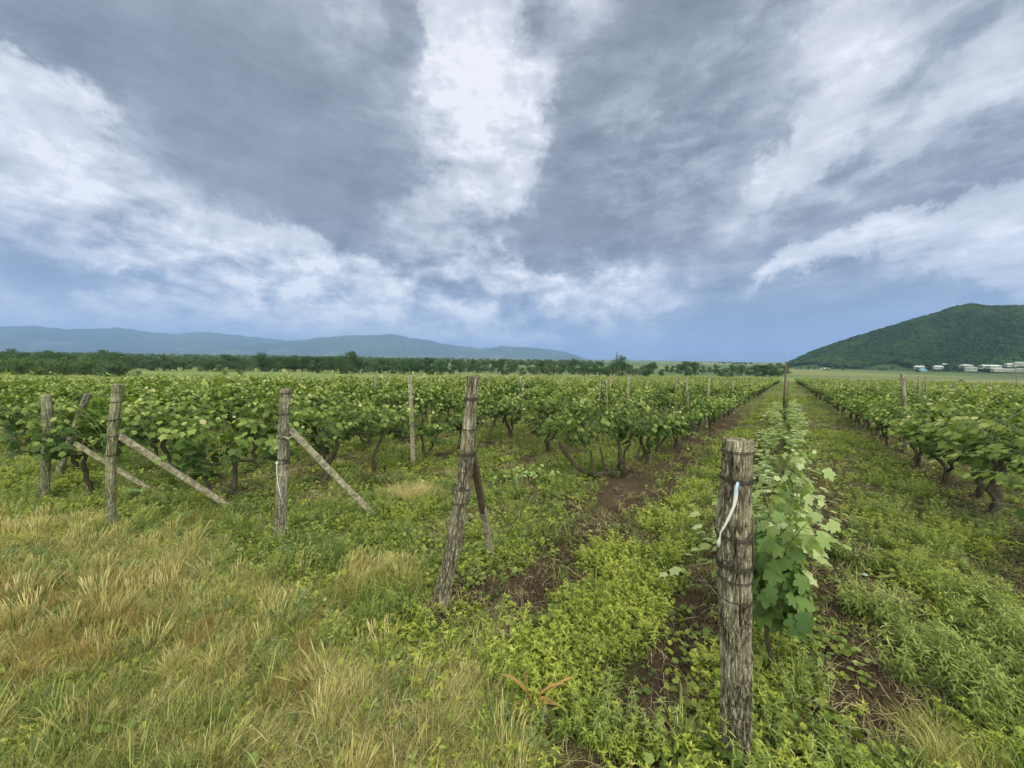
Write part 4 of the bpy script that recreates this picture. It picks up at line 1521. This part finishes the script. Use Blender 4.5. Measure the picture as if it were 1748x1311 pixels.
def brace(a, b, w, t, mat, label, mat2=None, cutf=.5):
    """square pole from a (against a post) down to b (in the ground)"""
    a, b = Vector(a), Vector(b)
    root = empty("brace_pole", b)
    d = (b - a).normalized()
    s = d.cross(Vector((0, 0, 1))).normalized(); n = s.cross(d)
    L = (b - a).length + .12
    m = MB()
    N = 24
    secs = []
    for i in range(N + 1):
        c = (a - b) + d * (L * i / N)
        j = [mnoise.noise(Vector((i * .45, k, w * 77))) * .10 for k in range(4)]
        secs.append([c + s * (sx * w / 2 * (1 + j[k])) + n * (sy * t / 2 * (1 + j[k])) for k, (sx, sy) in enumerate(((-1, -1), (1, -1), (1, 1), (-1, 1)))])
    vs = [v for q in secs for v in q]
    fs = [(i * 4 + k, i * 4 + (k + 1) % 4, i * 4 + 4 + (k + 1) % 4, i * 4 + 4 + k) for i in range(N) for k in range(4)]
    fs += [(3, 2, 1, 0), (N * 4, N * 4 + 1, N * 4 + 2, N * 4 + 3)]
    m.add(vs, fs)
    me = m.mesh("brace_shaft", mat, False)
    if mat2:
        me.materials.append(mat2)
        for p in me.polygons:
            if p.vertices[0] < N * 4 * cutf: p.material_index = 1
    o = link_mesh("brace_shaft", me, root)
    bv = o.modifiers.new("edge", 'BEVEL'); bv.width = .006; bv.segments = 2; bv.limit_method = 'ANGLE'
    tag(root, label, "brace", "braces leaning against the row ends")
    return root


def px_at(px, py, Y): return at_depth(px, py, Y)


h = hit(1288, 1046); brace(px_at(1276, 890, p1[0].location.y + .12), h, .040, .040, M_CONC, "short concrete brace half hidden behind the ribbon-tied bark post", M_RUSTC, .4)
h = hit(840, 955); brace(px_at(806, 772, p2[0].location.y + .07), h, .05, .05, M_CONC, "brace with a rusty upper half behind the leaning bark post", M_RUSTC, .42)
h = hit(643, 885); brace(px_at(496, 734, p3[0].location.y + .05), h, .062, .062, M_CONC, "square concrete brace propping the silvery split post")
h = hit(397, 868); brace(px_at(201, 742, p4[0].location.y + .04), h, .055, .060, M_CONC, "long grey brace propping the pale mossy post")
h = hit(261, 838); brace(px_at(128, 757, p5[0].location.y + .05), h, .05, .05, M_CONC, "thin grey brace running behind the pale mossy post")
h = hit(42, 770); brace(px_at(-12, 716, h[1] - .55), h, .05, .05, M_CONC, "pale brace sloping in at the left edge of the photo")
h = hit(36, 766); brace(px_at(2, 722, h[1] + .12), (h[0], h[1] + .05, h[2]), .055, .055, M_RUSTC, "darker steep brace crossing the pale one at the left edge")

# ---------------------------------------------------------------- line posts inside the rows


def line_post(x, y, h, kind, label, lean=(0, 0), r=.038, near=False):
    z0 = zg(x, y)
    root = empty({"wood": "trellis_post", "conc": "trellis_post", "pipe": "metal_pipe_post", "stub": "trellis_post"}[kind], (x, y, z0))
    if kind == 'wood':
        q = random.Random(int(x * 100 + y * 37))
        P = [Vector((0, 0, -.1))] + [Vector((lean[0] * t + q.uniform(-.01, .01), lean[1] * t + q.uniform(-.01, .01), h * t)) for t in (.25, .5, .75, 1)]
        rad = [r * 1.15, r * 1.1, r, r * .95, r * .9]
        link_mesh("post_shaft", log_mesh("post_shaft", P, rad, M_FARP, seg=14, rings=16, groove=.004, seed=int(x) % 17), root)
    elif kind == 'pipe':
        b = MB(); b.tube([(0, 0, -.1), (0, 0, h)], r, 12); b.build("post_shaft", M_STEEL, root)
    else:
        b = MB()
        N = 8
        secs = []
        for i in range(N + 1):
            t = i / N; w = r * (1.1 - .2 * t)
            c = Vector((lean[0] * t, lean[1] * t, -.1 + (h + .1) * t))
            secs.append([c + Vector((sx * w, sy * w, 0)) for sx, sy in ((-1, -1), (1, -1), (1, 1), (-1, 1))])
        b.add([v for s in secs for v in s], [(i * 4 + k, i * 4 + (k + 1) % 4, i * 4 + 4 + (k + 1) % 4, i * 4 + 4 + k) for i in range(N) for k in range(4)] + [(N * 4, N * 4 + 1, N * 4 + 2, N * 4 + 3)])
        o = b.build("post_shaft", M_CONC, root, False)
        bv = o.modifiers.new("edge", 'BEVEL'); bv.width = .005; bv.segments = 2
    if near:
        c = MB()
        for zz in (h * .93, h * .72):
            lx = lean[0] * zz / h
            c.tube([(lx + math.cos(a) * r * 1.5, math.sin(a) * r * 1.5, zz + .004 * math.sin(a * 3)) for a in np.linspace(0, 12.6, 30)], .0022, 4)
        c.build("wire_coil", M_WIRE, root)
    tag(root, label, "post", "posts standing inside the vine rows")
    return root


def special_post(px, base_py, top_py, kind, label, r=.036, lean=0, near=True):
    x, y, z = hit(px, base_py)
    tp = at_depth(px + lean, top_py, y)
    return line_post(x, y, tp.z - z, kind, label, (tp.x - x, 0), r, near)


special_post(706, 792, 642, 'conc', "slim concrete post standing in the leaves left of the leaning bark post", .034, -6)
special_post(1337, 702, 617, 'pipe', "tall thin rusty pipe post rising from the ribbon post's row", .035, 3, False)
special_post(1549, 772, 638, 'wood', "tall grey wooden post in the row nearest the right edge", .045, -10)
special_post(1060, 806, 779, 'stub', "short pale stake stub under the first low vine", .022, 0, False)
special_post(1177, 745, 648, 'wood', "slim dark wooden post in the row right of the leaning bark post", .03, -6)

SP = [(328, 690, 648, 'wood', "thin pale post behind the leaves left of the silvery split post"),
      (427, 700, 646, 'wood', "crooked pale post just left of the silvery split post"),
      (620, 690, 642, 'conc', "concrete post between the silvery split post and the slim concrete post"),
      (869, 690, 641, 'wood', "dark post showing right of the leaning bark post"),
      (1038, 728, 650, 'wood', "brown wooden post above the first low vine"),
      (1171, 700, 643, 'conc', "broad grey concrete post above the middle row"),
      (1450, 700, 641, 'wood', "slim post in the first row right of the pipe post"),
      (1571, 705, 642, 'conc', "broad concrete post right of the tall grey wooden post"),
      (1582, 712, 642, 'wood', "brown post close beside the broad concrete post at right"),
      (1737, 690, 634, 'wood', "thin dark post at the right edge of the photo"),
      (128, 690, 640, 'wood', "weathered post head behind the squat knobbly post"),
      (1095, 672, 624, 'pipe', "thin black leaning stake far off in the middle rows")]
for px, b, t, kd, lb in SP: special_post(px, b, t, kd, lb, .03 if kd != 'pipe' else .018, random.Random(px).uniform(-4, 4), False)

# the rest of the posts, one every few vines
def more_posts():
    c = []
    for n in ROWS:
        r = random.Random(int(n * 31))
        u = (9 if n != -.1 else 27) + r.uniform(0, 5)
        while u < 100:
            x, y = row_pt(u, n + r.uniform(-.05, .05))
            if in_frame((x, y, float(zbase(y)) + 1.2), 0): c.append((math.hypot(x, y), n, u, x, y, r.random(), r.uniform(1.35, 1.75), (r.uniform(-.12, .12), r.uniform(-.1, .1))))
            u += r.uniform(5.5, 8.5)
    c = [q for q in c if not (q[1] in (2.1, 4.1) and q[2] < 19)]
    c.sort(); c = c[:150]
    rows = {}
    for q in sorted(c, key=lambda a: a[2]): rows.setdefault(q[1], []).append(q)
    protos = {}
    for n, qs in rows.items():
        for k, (d, _, u, x, y, ra, h, lean) in enumerate(qs):
            key = (int(ra * 6), 'wood' if ra < .6 else 'conc')
            lab = "%s post, %s one along %s" % ("slender grey wooden" if ra < .6 else "pale square concrete", ORD[k], row_name(n))
            if key in protos:
                o = protos[key].copy(); COL.objects.link(o); o.location = (x, y, zg(x, y)); o.rotation_euler = (lean[1] * .4, lean[0] * .4, ra * 6)
                for ch in protos[key].children:
                    cc = ch.copy(); COL.objects.link(cc); cc.parent = o
                o["label"] = lab
            else:
                protos[key] = line_post(x, y, h, key[1], lab, (0, 0), .034)


more_posts()


def trellis_wires():
    nm = {-.1: "the ribbon-tied bark post", -2.0: "the leaning bark post", -3.9: "the silvery split post", -5.5: "the mossy slanting post", -7.2: "the squat knobbly post"}
    ends = {-.1: p1, -2.0: p2, -3.9: p3, -5.5: p4, -7.2: p5}
    for n, (root, P, f, rr) in ends.items():
        q = random.Random(int(n * 10))
        for hh, wd in ((.72, "lower"), (1.02, "upper")):
            c = f(hh); a = Vector((root.location.x + c[0], root.location.y + c[1], root.location.z + hh))
            u0, _ = to_un(a.x, a.y)
            b = MB(); pts = [a]; u = u0
            while u < 34:
                for k in range(1, 7):
                    uu = u + k * 6.0 / 6
                    x, y = row_pt(uu, n)
                    w = min(1.0, (uu - u0) / 1.5)
                    x = a.x + (uu - u0) * UX + (x - (a.x + (uu - u0) * UX)) * w; y = a.y + (uu - u0) * UY + (y - (a.y + (uu - u0) * UY)) * w
                    pts.append(Vector((x, y, float(zbase(y)) + hh - .045 * math.sin(math.pi * k / 6) + q.uniform(-.004, .004))))
                u += 6.0
            b.tube(pts, .0016, 5)
            tag(b.build("trellis_wire", M_WIRE), "%s sagging wire running back from %s" % (wd, nm[n]), "wire", "trellis wires of the near rows")


trellis_wires()


# ================================================================= trees
M_TREE = leafmat("tree leaves", [(0.0, (.018, .042, .014)), (.4, (.038, .072, .022)), (.7, (.065, .105, .035)), (1.0, (.11, .15, .055))], .25, .6, .2)
M_TREE2 = leafmat("greyish tree leaves", [(0.0, (.035, .062, .028)), (.5, (.075, .11, .05)), (1.0, (.13, .17, .08))], .25, .6, .2)
M_BUSH = leafmat("bush leaves", [(0.0, (.035, .065, .022)), (.5, (.080, .125, .038)), (1.0, (.15, .20, .07))], .25, .6, .2)
M_FOREST = leafmat("forest leaves", [(0.0, (.012, .032, .010)), (.4, (.028, .062, .018)), (.7, (.055, .098, .028)), (1.0, (.10, .15, .05))], .2, .7, .1, big=.012, bigv=1.3)
M_TBARK = barkmat("tree bark", (.02, .016, .012), (.06, .05, .038), (.12, .10, .08), .3, 8)


def tree_proto(seed, H=7.0, W=5.5, n=2600, leafs=.26, mat=None, stem=.22, lobes=9, low=.12):
    """trunk with limbs; crown of leaf clusters spread over several boughs, gaps between"""
    r = random.Random(seed); q = np.random.default_rng(seed)
    T = MB()
    T.tube(wander((0, 0, -.3), (r.uniform(-.3, .3), r.uniform(-.3, .3), H * .62), 7, .12, r), [stem * (1 - .11 * i) for i in range(7)], 7, wob=.3)
    C = []
    for i in range(lobes):
        a = i * 2.4 + r.uniform(-.5, .5); hh = H * r.uniform(low + .15, .86)
        rad = W / 2 * r.uniform(.25, .75) * math.sqrt(max(.1, 1 - (hh / H - .42) ** 2 * 2.2))
        c = Vector((math.cos(a) * rad, math.sin(a) * rad, hh)); s = W * r.uniform(.15, .27)
        C.append((c, s))
        T.tube(wander((0, 0, H * r.uniform(.12, .45)), c, 5, .08, r), [stem * .45, stem * .35, stem * .27, stem * .18, stem * .1], 5)
    C.append((Vector((0, 0, H * .55)), W * .30)); C.append((Vector((r.uniform(-.3, .3), 0, H * .88)), W * .15))
    pos, nrm, sh = [], [], []
    per = n // len(C)
    for c, s in C:
        # clusters of leaves over the bough
        k = 0
        ncl = 16
        for m in range(ncl):
            d = Vector((q.normal(), q.normal(), q.normal() * .75 + .15)).normalized()
            cc = c + Vector((d.x * s, d.y * s, d.z * s * .72)) * q.uniform(.55, 1.12)
            b = q.uniform(-.14, .14)
            for j in range(per // ncl):
                v = q.normal(0, s * .21, 3)
                p = cc + Vector(v)
                if p.z < H * low: continue
                pos.append(tuple(p)); nrm.append((d.x + q.normal(0, .6), d.y + q.normal(0, .6), d.z + .5 + q.normal(0, .5)))
                sh.append(min(1, max(0, .42 + b + q.normal(0, .15))))
    n_ = len(pos)
    V = leafcloud(LEAF_LOW[0], LEAF_LOW[1], pos, nrm, q.normal(0, 1, (n_, 3)) + np.array([0, 0, -.4]), q.uniform(.7, 1.3, n_) * leafs, sh)
    return T.mesh('trunk', M_TBARK), np_mesh('crown', V[0], V[1], mat or M_TREE, False, {'shade': V[2]})


TREES = [tree_proto(500 + i, 7.2 + .4 * (i % 3), 7.0 + (i % 2), 3200, .30, M_TREE, lobes=11, low=-.02) for i in range(6)]
TREES2 = [tree_proto(520 + i, 6.5, 7.5, 3000, .28, M_TREE2, lobes=11, low=-.02) for i in range(3)]
BUSH = [tree_proto(540 + i, 3.0, 3.8, 2600, .16, (M_BUSH, M_TREE2)[i % 2], .09, 10, -.03) for i in range(4)]
POPL = [tree_proto(560, 10.5, 7.6, 4200, .30, M_TREE, .3, 14, .03), tree_proto(561, 9.5, 9.5, 4200, .30, M_TREE, .3, 14, .0)]


def put_tree(P, x, y, s, label, group, name="tree", sz=1.0):
    o = empty(name, (x, y, zg(x, y) - .1), rnd.uniform(0, 6.28))
    o.scale = (s, s, s * sz)
    link_mesh('trunk', P[0], o); link_mesh('crown', P[1], o)
    tag(o, label, "bush" if name == "bush" else "tree", group)
    return o


def top_scale(px, py, Y, H):
    p = at_depth(px, py, Y)
    return p.x, (p.z - float(zbase(Y)) + .1) / H


def trees():
    # singled out ones: (pixel x, top pixel y, distance, kind, label)
    one = [(601, 597, 148, POPL[0], "tallest dark tree of the left treeline, standing above its neighbours", "tree"),
           (1063, 607, 150, POPL[1], "tall round tree by the thin mast, middle of the horizon", "tree"),
           (1172, 618, 185, TREES[2], "mid-sized round tree right of the tall round tree", "tree"),
           (1108, 622, 160, TREES[4], "compact dark tree just right of the tall round tree", "tree"),
           (1293, 618, 200, TREES2[1], "pale green tree just left of the rusty pipe post", "tree"),
           (208, 616, 66, BUSH[1], "round grey-green bush at the end of the near thicket", "bush"),
           (236, 634, 70, BUSH[3], "small low bush right beside the round grey-green bush", "bush"),
           (384, 631, 106, BUSH[0], "left one of two small round bushes on the green meadow", "bush"),
           (409, 631, 106, BUSH[2], "right one of two small round bushes on the green meadow", "bush"),
           (1640, 640, 60, BUSH[0], "dark bush sticking up from the vines below the village", "bush")]
    for px, py, Y, P, lab, nm in one:
        H = {id(POPL[0]): 10.5, id(POPL[1]): 9.5}.get(id(P), 3.0 if nm == 'bush' else 7.4)
        x, s = top_scale(px, py, Y, H * 1.0)
        if px == 1640: s = .55
        put_tree(P, x, Y, s, lab, "bushes by the meadow" if nm == 'bush' else "trees of the treeline", nm)
    r = random.Random(4)
    # thicket at the left, just beyond the vineyard
    px = -60; k = 0; lst = []
    while px < 200:
        lst.append((px, r.uniform(609, 620), r.uniform(60, 80), r.choice(BUSH))); px += r.uniform(12, 22)
    for i, (a, b, c, P) in enumerate(sorted(lst)):
        x, s = top_scale(a, b, c, 3.0)
        put_tree(P, x, c, s, "bushy thicket shrub, %s from the left behind the vines" % ORD[i], "shrubs of the left thicket", "bush")
    # the treeline
    segs = [(-40, 220, 599, 608, 125, 190, 11, 'left end'), (195, 600, 605, 616, 150, 180, 11, 'left stretch'), (600, 760, 611, 620, 140, 175, 10, 'stretch right of the tallest tree'),
            (760, 1050, 616, 623, 160, 230, 11, 'middle stretch'), (1075, 1345, 620, 628, 170, 300, 12, 'right stretch')]
    for a, b, t0, t1, y0, y1, st, nm in segs:
        px = a; lst = []
        while px < b:
            lst.append((px, r.uniform(t0, t1) + (r.uniform(-2, 3) if r.random() < .2 else 0), r.uniform(y0, y1), r.choice(TREES + TREES + TREES2)))
            px += st * r.uniform(.75, 1.35)
        lst.sort()
        for i, (x0, ty, Y, P) in enumerate(lst[:40]):
            x, s = top_scale(x0, ty + r.uniform(-3, 3), Y, 7.2)
            s = max(.35, min(1.5, s))
            put_tree(P, x, Y, s, "%s tree, %s from the left in the treeline's %s" % ("dark bushy" if P in TREES else "greyish green", ORD[i], nm), "trees of the treeline")
    # woods fading into the plain behind
    Pp, Ro, S, I = [], [], [], []
    for i in range(3800):
        Y = 200 * (10 ** r.uniform(.0, 1.05)); X = Y * r.uniform(-1.5, .86)
        if Y < 330 and vnoise(X, Y, .01, 3, 2) < .42: continue
        if float(vnoise(X, Y * .6, .004, 5, 2)) < .50: continue
        if X > Y * .62 and Y > 450: continue
        Pp.append((X, Y, float(zbase(Y)) - .2)); Ro.append((0, 0, r.uniform(0, 6))); S.append(r.uniform(.5, 1.15)); I.append(r.randint(0, 5))
    scatter("far_woods", FARCROWN, Pp, Ro, S, I, "far woods and hedges fading across the plain", "woods")


def far_crown(seed, mat, n=420):
    q = np.random.default_rng(seed)
    pos = q.normal(0, 1, (n, 3)); pos /= np.linalg.norm(pos, axis=1, keepdims=True)
    nrm = pos.copy() + q.normal(0, .4, (n, 3))
    pos = pos * np.array([3.6, 3.6, 2.9]) * q.uniform(.55, 1.05, (n, 1)) + np.array([0, 0, 3.4])
    pos[:, 2] = np.maximum(pos[:, 2], .1)
    V = leafcloud(LEAF_LOW[0], LEAF_LOW[1], pos, nrm, q.normal(0, 1, (n, 3)), q.uniform(.9, 1.6, n), np.clip(q.normal(.45, .2, n), 0, 1))
    return np_mesh('far_crown', V[0], V[1], mat, False, {'shade': V[2]})


FARCROWN = [far_crown(600 + i, M_TREE if i % 3 else M_TREE2) for i in range(6)]
FORCROWN = [far_crown(620 + i, M_FOREST) for i in range(6)]
trees()


def hill_forest():
    K, M = HG.shape[:2]
    q = np.random.default_rng(9)
    n = 15000
    j = q.uniform(0, K * .68, n); i = q.uniform(0, M - 1.01, n)
    j0 = j.astype(int); i0 = i.astype(int); fj = (j - j0)[:, None]; fi = (i - i0)[:, None]
    P = (HG[j0, i0] * (1 - fi) + HG[j0, i0 + 1] * fi) * (1 - fj) + (HG[j0 + 1, i0] * (1 - fi) + HG[j0 + 1, i0 + 1] * fi) * fj
    keep = (P[:, 2] > -6.5 + q.uniform(0, 4, n))
    # clearings low on the slope
    cl = vnoise(P[:, 0], P[:, 1], .012, 15, 2)
    keep &= ~((cl > .62) & (P[:, 2] < 14))
    P = P[keep]; P[:, 2] -= 1.2
    n = len(P)
    Ro = np.stack([np.zeros(n), np.zeros(n), q.uniform(0, 6.28, n)], 1)
    scatter("hill_forest", FORCROWN, P, Ro, q.uniform(.55, 1.45, n), q.integers(0, 6, n), "dense green forest covering the hill", "forest")


hill_forest()

# ================================================================= village below the hill
M_WALL = solid("pale plaster", (.30, .29, .26), .85, .8, .12)
M_ROOFW = solid("white metal roof", (.50, .51, .52), .5, .5, .10)
M_ROOFG = solid("grey roof", (.26, .25, .245), .7, .5, .15)
M_GLASSD = solid("dark window glass", (.03, .035, .04), .2, 5, .2)
M_FILM = solid("white plastic film", (.45, .50, .55), .4, .6, .06)
M_FILMB = solid("light blue plastic film", (.16, .30, .50), .4, .6, .08)


def house(px, py, w, d, h, rh, Y, roofm, label, floors=1):
    w *= .72; d *= .72; h *= .66; rh *= .62
    dr = ray(px, py); Y = Y * dr.y / math.hypot(dr.x, dr.y)      # Y is given as ground distance
    base = at_depth(px, py, Y); z0 = base.z
    root = empty("village_house", (base.x, Y, z0), math.atan2(-base.x, Y) * .6 + rnd.uniform(-.3, .3))
    b = MB(); b.box((0, 0, h / 2 - .5), (w, d, h + 1.0)); b.build("wall", M_WALL, root, False)
    o = .5
    r = MB()
    v = [(-w / 2 - o, -d / 2 - o, h + .003), (w / 2 + o, -d / 2 - o, h + .003), (w / 2 + o, d / 2 + o, h + .003), (-w / 2 - o, d / 2 + o, h + .003),
         (-w / 2 + w * .18, 0, h + rh), (w / 2 - w * .18, 0, h + rh)]
    r.add(v, [(0, 1, 5, 4), (1, 2, 5), (2, 3, 4, 5), (3, 0, 4), (3, 2, 1, 0)])
    r.build("roof", roofm, root, False)
    for f in range(floors):
        n = max(2, int(w / 3.2))
        for i in range(n):
            x = -w / 2 + w * (i + .5) / n; z = 1.1 + f * 1.75
            if z + .5 > h: continue
            k = MB(); k.box((x, -d / 2 - .02, z), (.9, .08, .8)); fr = k.build("window", M_ROOFG, root, False)
            k = MB(); k.box((x, -d / 2 - .065, z), (.7, .04, .62)); k.build("pane", M_GLASSD, fr, False)
    tag(root, label, "house", "houses of the village")
    return root


house(1408, 634, 13, 9, 5.4, 1.8, 640, M_ROOFW, "small white two-storey house alone at the left foot of the hill", 2)
house(1569, 629, 11, 8, 3.2, 1.6, 620, M_ROOFW, "white-roofed house behind the blue-ended greenhouse", 1)
house(1601, 629, 10, 8, 3.2, 1.8, 640, M_ROOFW, "low white-roofed house right of the greenhouse", 1)
house(1612, 625, 7, 6, 3.6, 1.2, 700, M_ROOFW, "small white house set higher between the greenhouse and the grey house", 1)
house(1649, 627, 11, 8, 3.2, 1.6, 640, M_ROOFW, "slim white roof above the half-hidden grey house", 1)
house(1657, 632, 10, 8, 3.6, 1.8, 560, M_ROOFG, "half-hidden grey house by the brown field", 1)
house(1682, 628, 13, 9, 3.2, 1.9, 640, M_ROOFW, "left house of the pair with wide white roofs", 1)
house(1696, 628, 12, 8, 3.0, 1.6, 610, M_ROOFW, "right house of the pair with wide white roofs", 1)
house(1726, 625, 11, 8, 3.0, 1.8, 680, M_ROOFW, "white-roofed house above the long white shed", 1)
house(1742, 625, 12, 8, 4.4, 2.0, 620, M_ROOFG, "grey-roofed house at the right edge of the village", 1)
house(1716, 633, 22, 7, 2.2, .8, 560, M_ROOFW, "long low white shed facing the brown field", 1)
house(1752, 633, 16, 7, 2.2, .8, 555, M_ROOFW, "second low white shed cut by the photo's right edge", 1)


def greenhouse():
    p = at_depth(1575, 633, 590 * .70)
    root = empty("greenhouse", (p.x, p.y, p.z), -.75)
    w, L, h = 7, 6, 3.0
    N = 14
    arc = [(math.cos(math.pi * i / N) * w / 2, math.sin(math.pi * i / N) * h) for i in range(N + 1)]
    b = MB(); b.add([(x, -L / 2, z - .4) for x, z in arc] + [(x, L / 2, z - .4) for x, z in arc], [(i, i + 1, N + 2 + i, N + 1 + i) for i in range(N)])
    b.build("film_cover", M_FILM, root)
    b = MB(); b.add([(x, -L / 2 - .05, z - .4) for x, z in arc], [tuple(range(N + 1))]); b.add([(x, L / 2 + .05, z - .4) for x, z in arc], [tuple(range(N, -1, -1))])
    b.build("end_wall", M_FILMB, root, False)
    tag(root, "arched white greenhouse with a light blue end at the foot of the hill", "greenhouse")


greenhouse()


def village_green():
    r = random.Random(12); lst = []
    px = 1360
    while px < 1780:
        lst.append((px, r.uniform(626, 634), r.uniform(540, 640), r.choice(TREES + TREES2), r.uniform(.35, .8))); px += r.uniform(7, 17)
    for i, (a, b, D, P, s) in enumerate(lst[:40]):
        dr = ray(a, b); Y = D * dr.y / math.hypot(dr.x, dr.y); p = at_depth(a, b, Y)
        o = empty("tree", (p.x, Y, p.z - 1.2), r.uniform(0, 6)); o.scale = (s, s, s * .8)
        link_mesh('trunk', P[0], o); link_mesh('crown', P[1], o)
        tag(o, "small garden tree, %s from the left along the foot of the hill" % ORD[i], "tree", "garden trees of the village")


village_green()


def mast():
    p = at_depth(1052, 636, 185); top = at_depth(1052, 600, 185)
    H = top.z - float(zbase(185))
    root = empty("lattice_mast", (p.x, 185, float(zbase(185))))
    b = MB()
    for sx, sy in ((-1, -1), (1, -1), (1, 1), (-1, 1)):
        b.tube([(sx * .3, sy * .3, 0), (sx * .09, sy * .09, H)], .04, 5)
    n = 14
    for i in range(n):
        a, c = i / n, (i + 1) / n
        ra, rc = .3 - .21 * a, .3 - .21 * c
        for k, (s1, s2) in enumerate((((-1, -1), (1, -1)), ((1, -1), (1, 1)), ((1, 1), (-1, 1)), ((-1, 1), (-1, -1)))):
            b.tube([(s1[0] * ra, s1[1] * ra, H * a), (s2[0] * rc, s2[1] * rc, H * c)], .022, 4)
    b.build("lattice", M_STEEL, root)
    tag(root, "thin lattice mast rising behind the tall round tree", "mast")


mast()

# ================================================================= small things on the ground


def bottle():
    x, y, z = hit(226, 845)
    root = empty("plastic_bottle", (x, y, z + .045), .25)
    m, g = newmat("greenish clear plastic")
    bs = g.n('ShaderNodeBsdfPrincipled'); bs.inputs['Base Color'].default_value = (.16, .36, .28, 1); bs.inputs['Roughness'].default_value = .12
    bs.inputs['Transmission Weight'].default_value = .45; bs.inputs['IOR'].default_value = 1.2
    g.t.links.new(bs.outputs[0], g.n('ShaderNodeOutputMaterial').inputs[0])
    b = MB()
    prof = [(-.15, .030), (-.145, .042), (-.10, .045), (-.09, .041), (-.06, .045), (-.03, .041), (.0, .045), (.04, .044), (.08, .036), (.115, .018), (.13, .014), (.145, .014)]
    b.tube([(t, 0, .05 * (t + .15) * .4) for t, r in prof], [r for t, r in prof], 18)
    b.build("bottle_body", m, root)
    c = MB(); c.tube([(.143, 0, .006), (.165, 0, .0065)], .017, 14); c.build("cap", solid("white cap", (.6, .66, .66), .4, 30, .05), root)
    root.scale = (.68, .68, .68)
    tag(root, "crushed green plastic bottle lying in the weeds beside the mossy post", "bottle")


bottle()


def shard():
    x, y, z = hit(262, 1012)
    b = MB()
    b.add([(-.05, -.02, 0), (.055, -.025, .0), (.05, .03, 0), (-.03, .035, 0), (-.048, -.016, .028), (.05, -.02, .022), (.044, .024, .03), (-.028, .028, .034)],
          [(0, 3, 2, 1), (4, 5, 6, 7), (0, 1, 5, 4), (1, 2, 6, 5), (2, 3, 7, 6), (3, 0, 4, 7)])
    o = b.build("brick_shard", solid("reddish fired clay", (.30, .10, .05), .9, 60, .3, .6), None, False)
    bv = o.modifiers.new("worn", 'BEVEL'); bv.width = .005; bv.segments = 2
    o.location = (x, y, z + .03); o.rotation_euler = (.3, .15, .3)
    tag(o, "small reddish brick shard half sunk in the dry grass", "brick")


shard()


def scrap():
    x, y, z = hit(1475, 986)
    V, T = [], []
    for j in range(7):
        for i in range(7):
            a, b = (i / 6 - .5) * .05, (j / 6 - .5) * .035
            V.append((a, b, .008 + .014 * mnoise.noise(Vector((i * .7, j * .7, 3))) + .01 * abs(a) * 20 * (i % 2)))
    T = [(j * 7 + i, j * 7 + i + 1, j * 7 + i + 8, j * 7 + i + 7) for j in range(6) for i in range(6)]
    o = link_mesh("paper_scrap", np_mesh("paper_scrap", V, T, solid("pale blue paper", (.45, .60, .66), .6, 30, .1), True))
    md = o.modifiers.new("thick", 'SOLIDIFY'); md.thickness = .001
    o.location = (x, y, z + .02)
    tag(o, "tiny crumpled pale blue scrap on the bare soil right of the young vine", "litter")


scrap()


def red_blades():
    """a dying maize-like plant: broad arching rusty blades"""
    x, y, z = hit(902, 1215)
    root = empty("withered_plant", (x, y, z))
    st = MB(); st.tube([(0, 0, 0), (-.005, 0, .10), (-.012, .01, .21)], [.005, .004, .002], 6); st.build("stem", M_RUSTS, root)
    st2 = MB(); st2.tube([(.05, .0, -.01), (.06, -.01, .08), (.055, 0, .13)], [.004, .003, .002], 6); st2.build("stem", M_RUSTS, root)
    for k, (tx, ty, tz, L) in enumerate(((-.16, 0, .20, 1), (.20, 0, .15, 1), (.14, -.05, .08, 1), (.25, .02, .17, 1), (.22, -.06, .04, 1), (-.12, -.06, .03, 1), (.10, -.10, .02, 1))):
        b0 = np.array([0 if k % 3 else .05, 0, .02])
        e = np.array([tx, ty, tz])
        pts = [b0 + (e - b0) * t + np.array([0, 0, .05 * math.sin(math.pi * t)]) for t in np.linspace(0, 1, 8)]
        wd = [.003, .006, .0075, .0075, .0065, .005, .003, 0]
        v, t = strip(pts, wd, np.array([.15, .6, .75]))
        link_mesh("blade", np_mesh("blade", v, t, M_RUST, False, {'shade': np.full(len(v), .2 + .1 * (k % 5))}), root)
    tag(root, "withered plant with long arching rust-red blades among green weeds", "plant")


M_RUSTS = solid("reddish stem", (.22, .06, .03), .7, 40, .3)
red_blades()


def sprout():
    """a lone low vine sprout between the rows"""
    x, y, z = hit(905, 830)
    T, C, V = grow_vine(777, 'young', leaf=LEAF_MID, nshoot=12, lps=7, size=(.07, .12))
    o = empty("grapevine", (x, y, z), 0)
    link_mesh('trunk', T.mesh('trunk', M_VBARK), o); link_mesh('foliage', np_mesh('foliage', V[0], V[1], M_YLEAF, False, {'shade': V[2]}), o)
    o.scale = (.75, .6, .72)
    tag(o, "small lone vine sprout in the gap right of the leaning bark post", "grapevine", "vines planted along the rows")


sprout()

# ================================================================= haze
def haze():
    V = [(x, y, z) for x in (-17500, 17500) for y in (-400, 17500) for z in (-60.0, 640.0)]
    me = bpy.data.meshes.new("haze")
    me.from_pydata(V, [], [(0, 1, 3, 2), (4, 6, 7, 5), (0, 4, 5, 1), (2, 3, 7, 6), (0, 2, 6, 4), (1, 5, 7, 3)])
    m = bpy.data.materials.new("haze"); m.use_nodes = True
    g = NT(m.node_tree)
    pv = g.n('ShaderNodeVolumePrincipled')
    pv.inputs['Color'].default_value = (.33, .48, .93, 1)
    pv.inputs['Density'].default_value = HAZE
    pv.inputs['Anisotropy'].default_value = 0.0
    g.t.links.new(pv.outputs[0], g.n('ShaderNodeOutputMaterial').inputs['Volume'])
    me.materials.append(m)
    tag(link_mesh("haze", me), kind='stuff')


HAZE = 1.35e-4
haze()
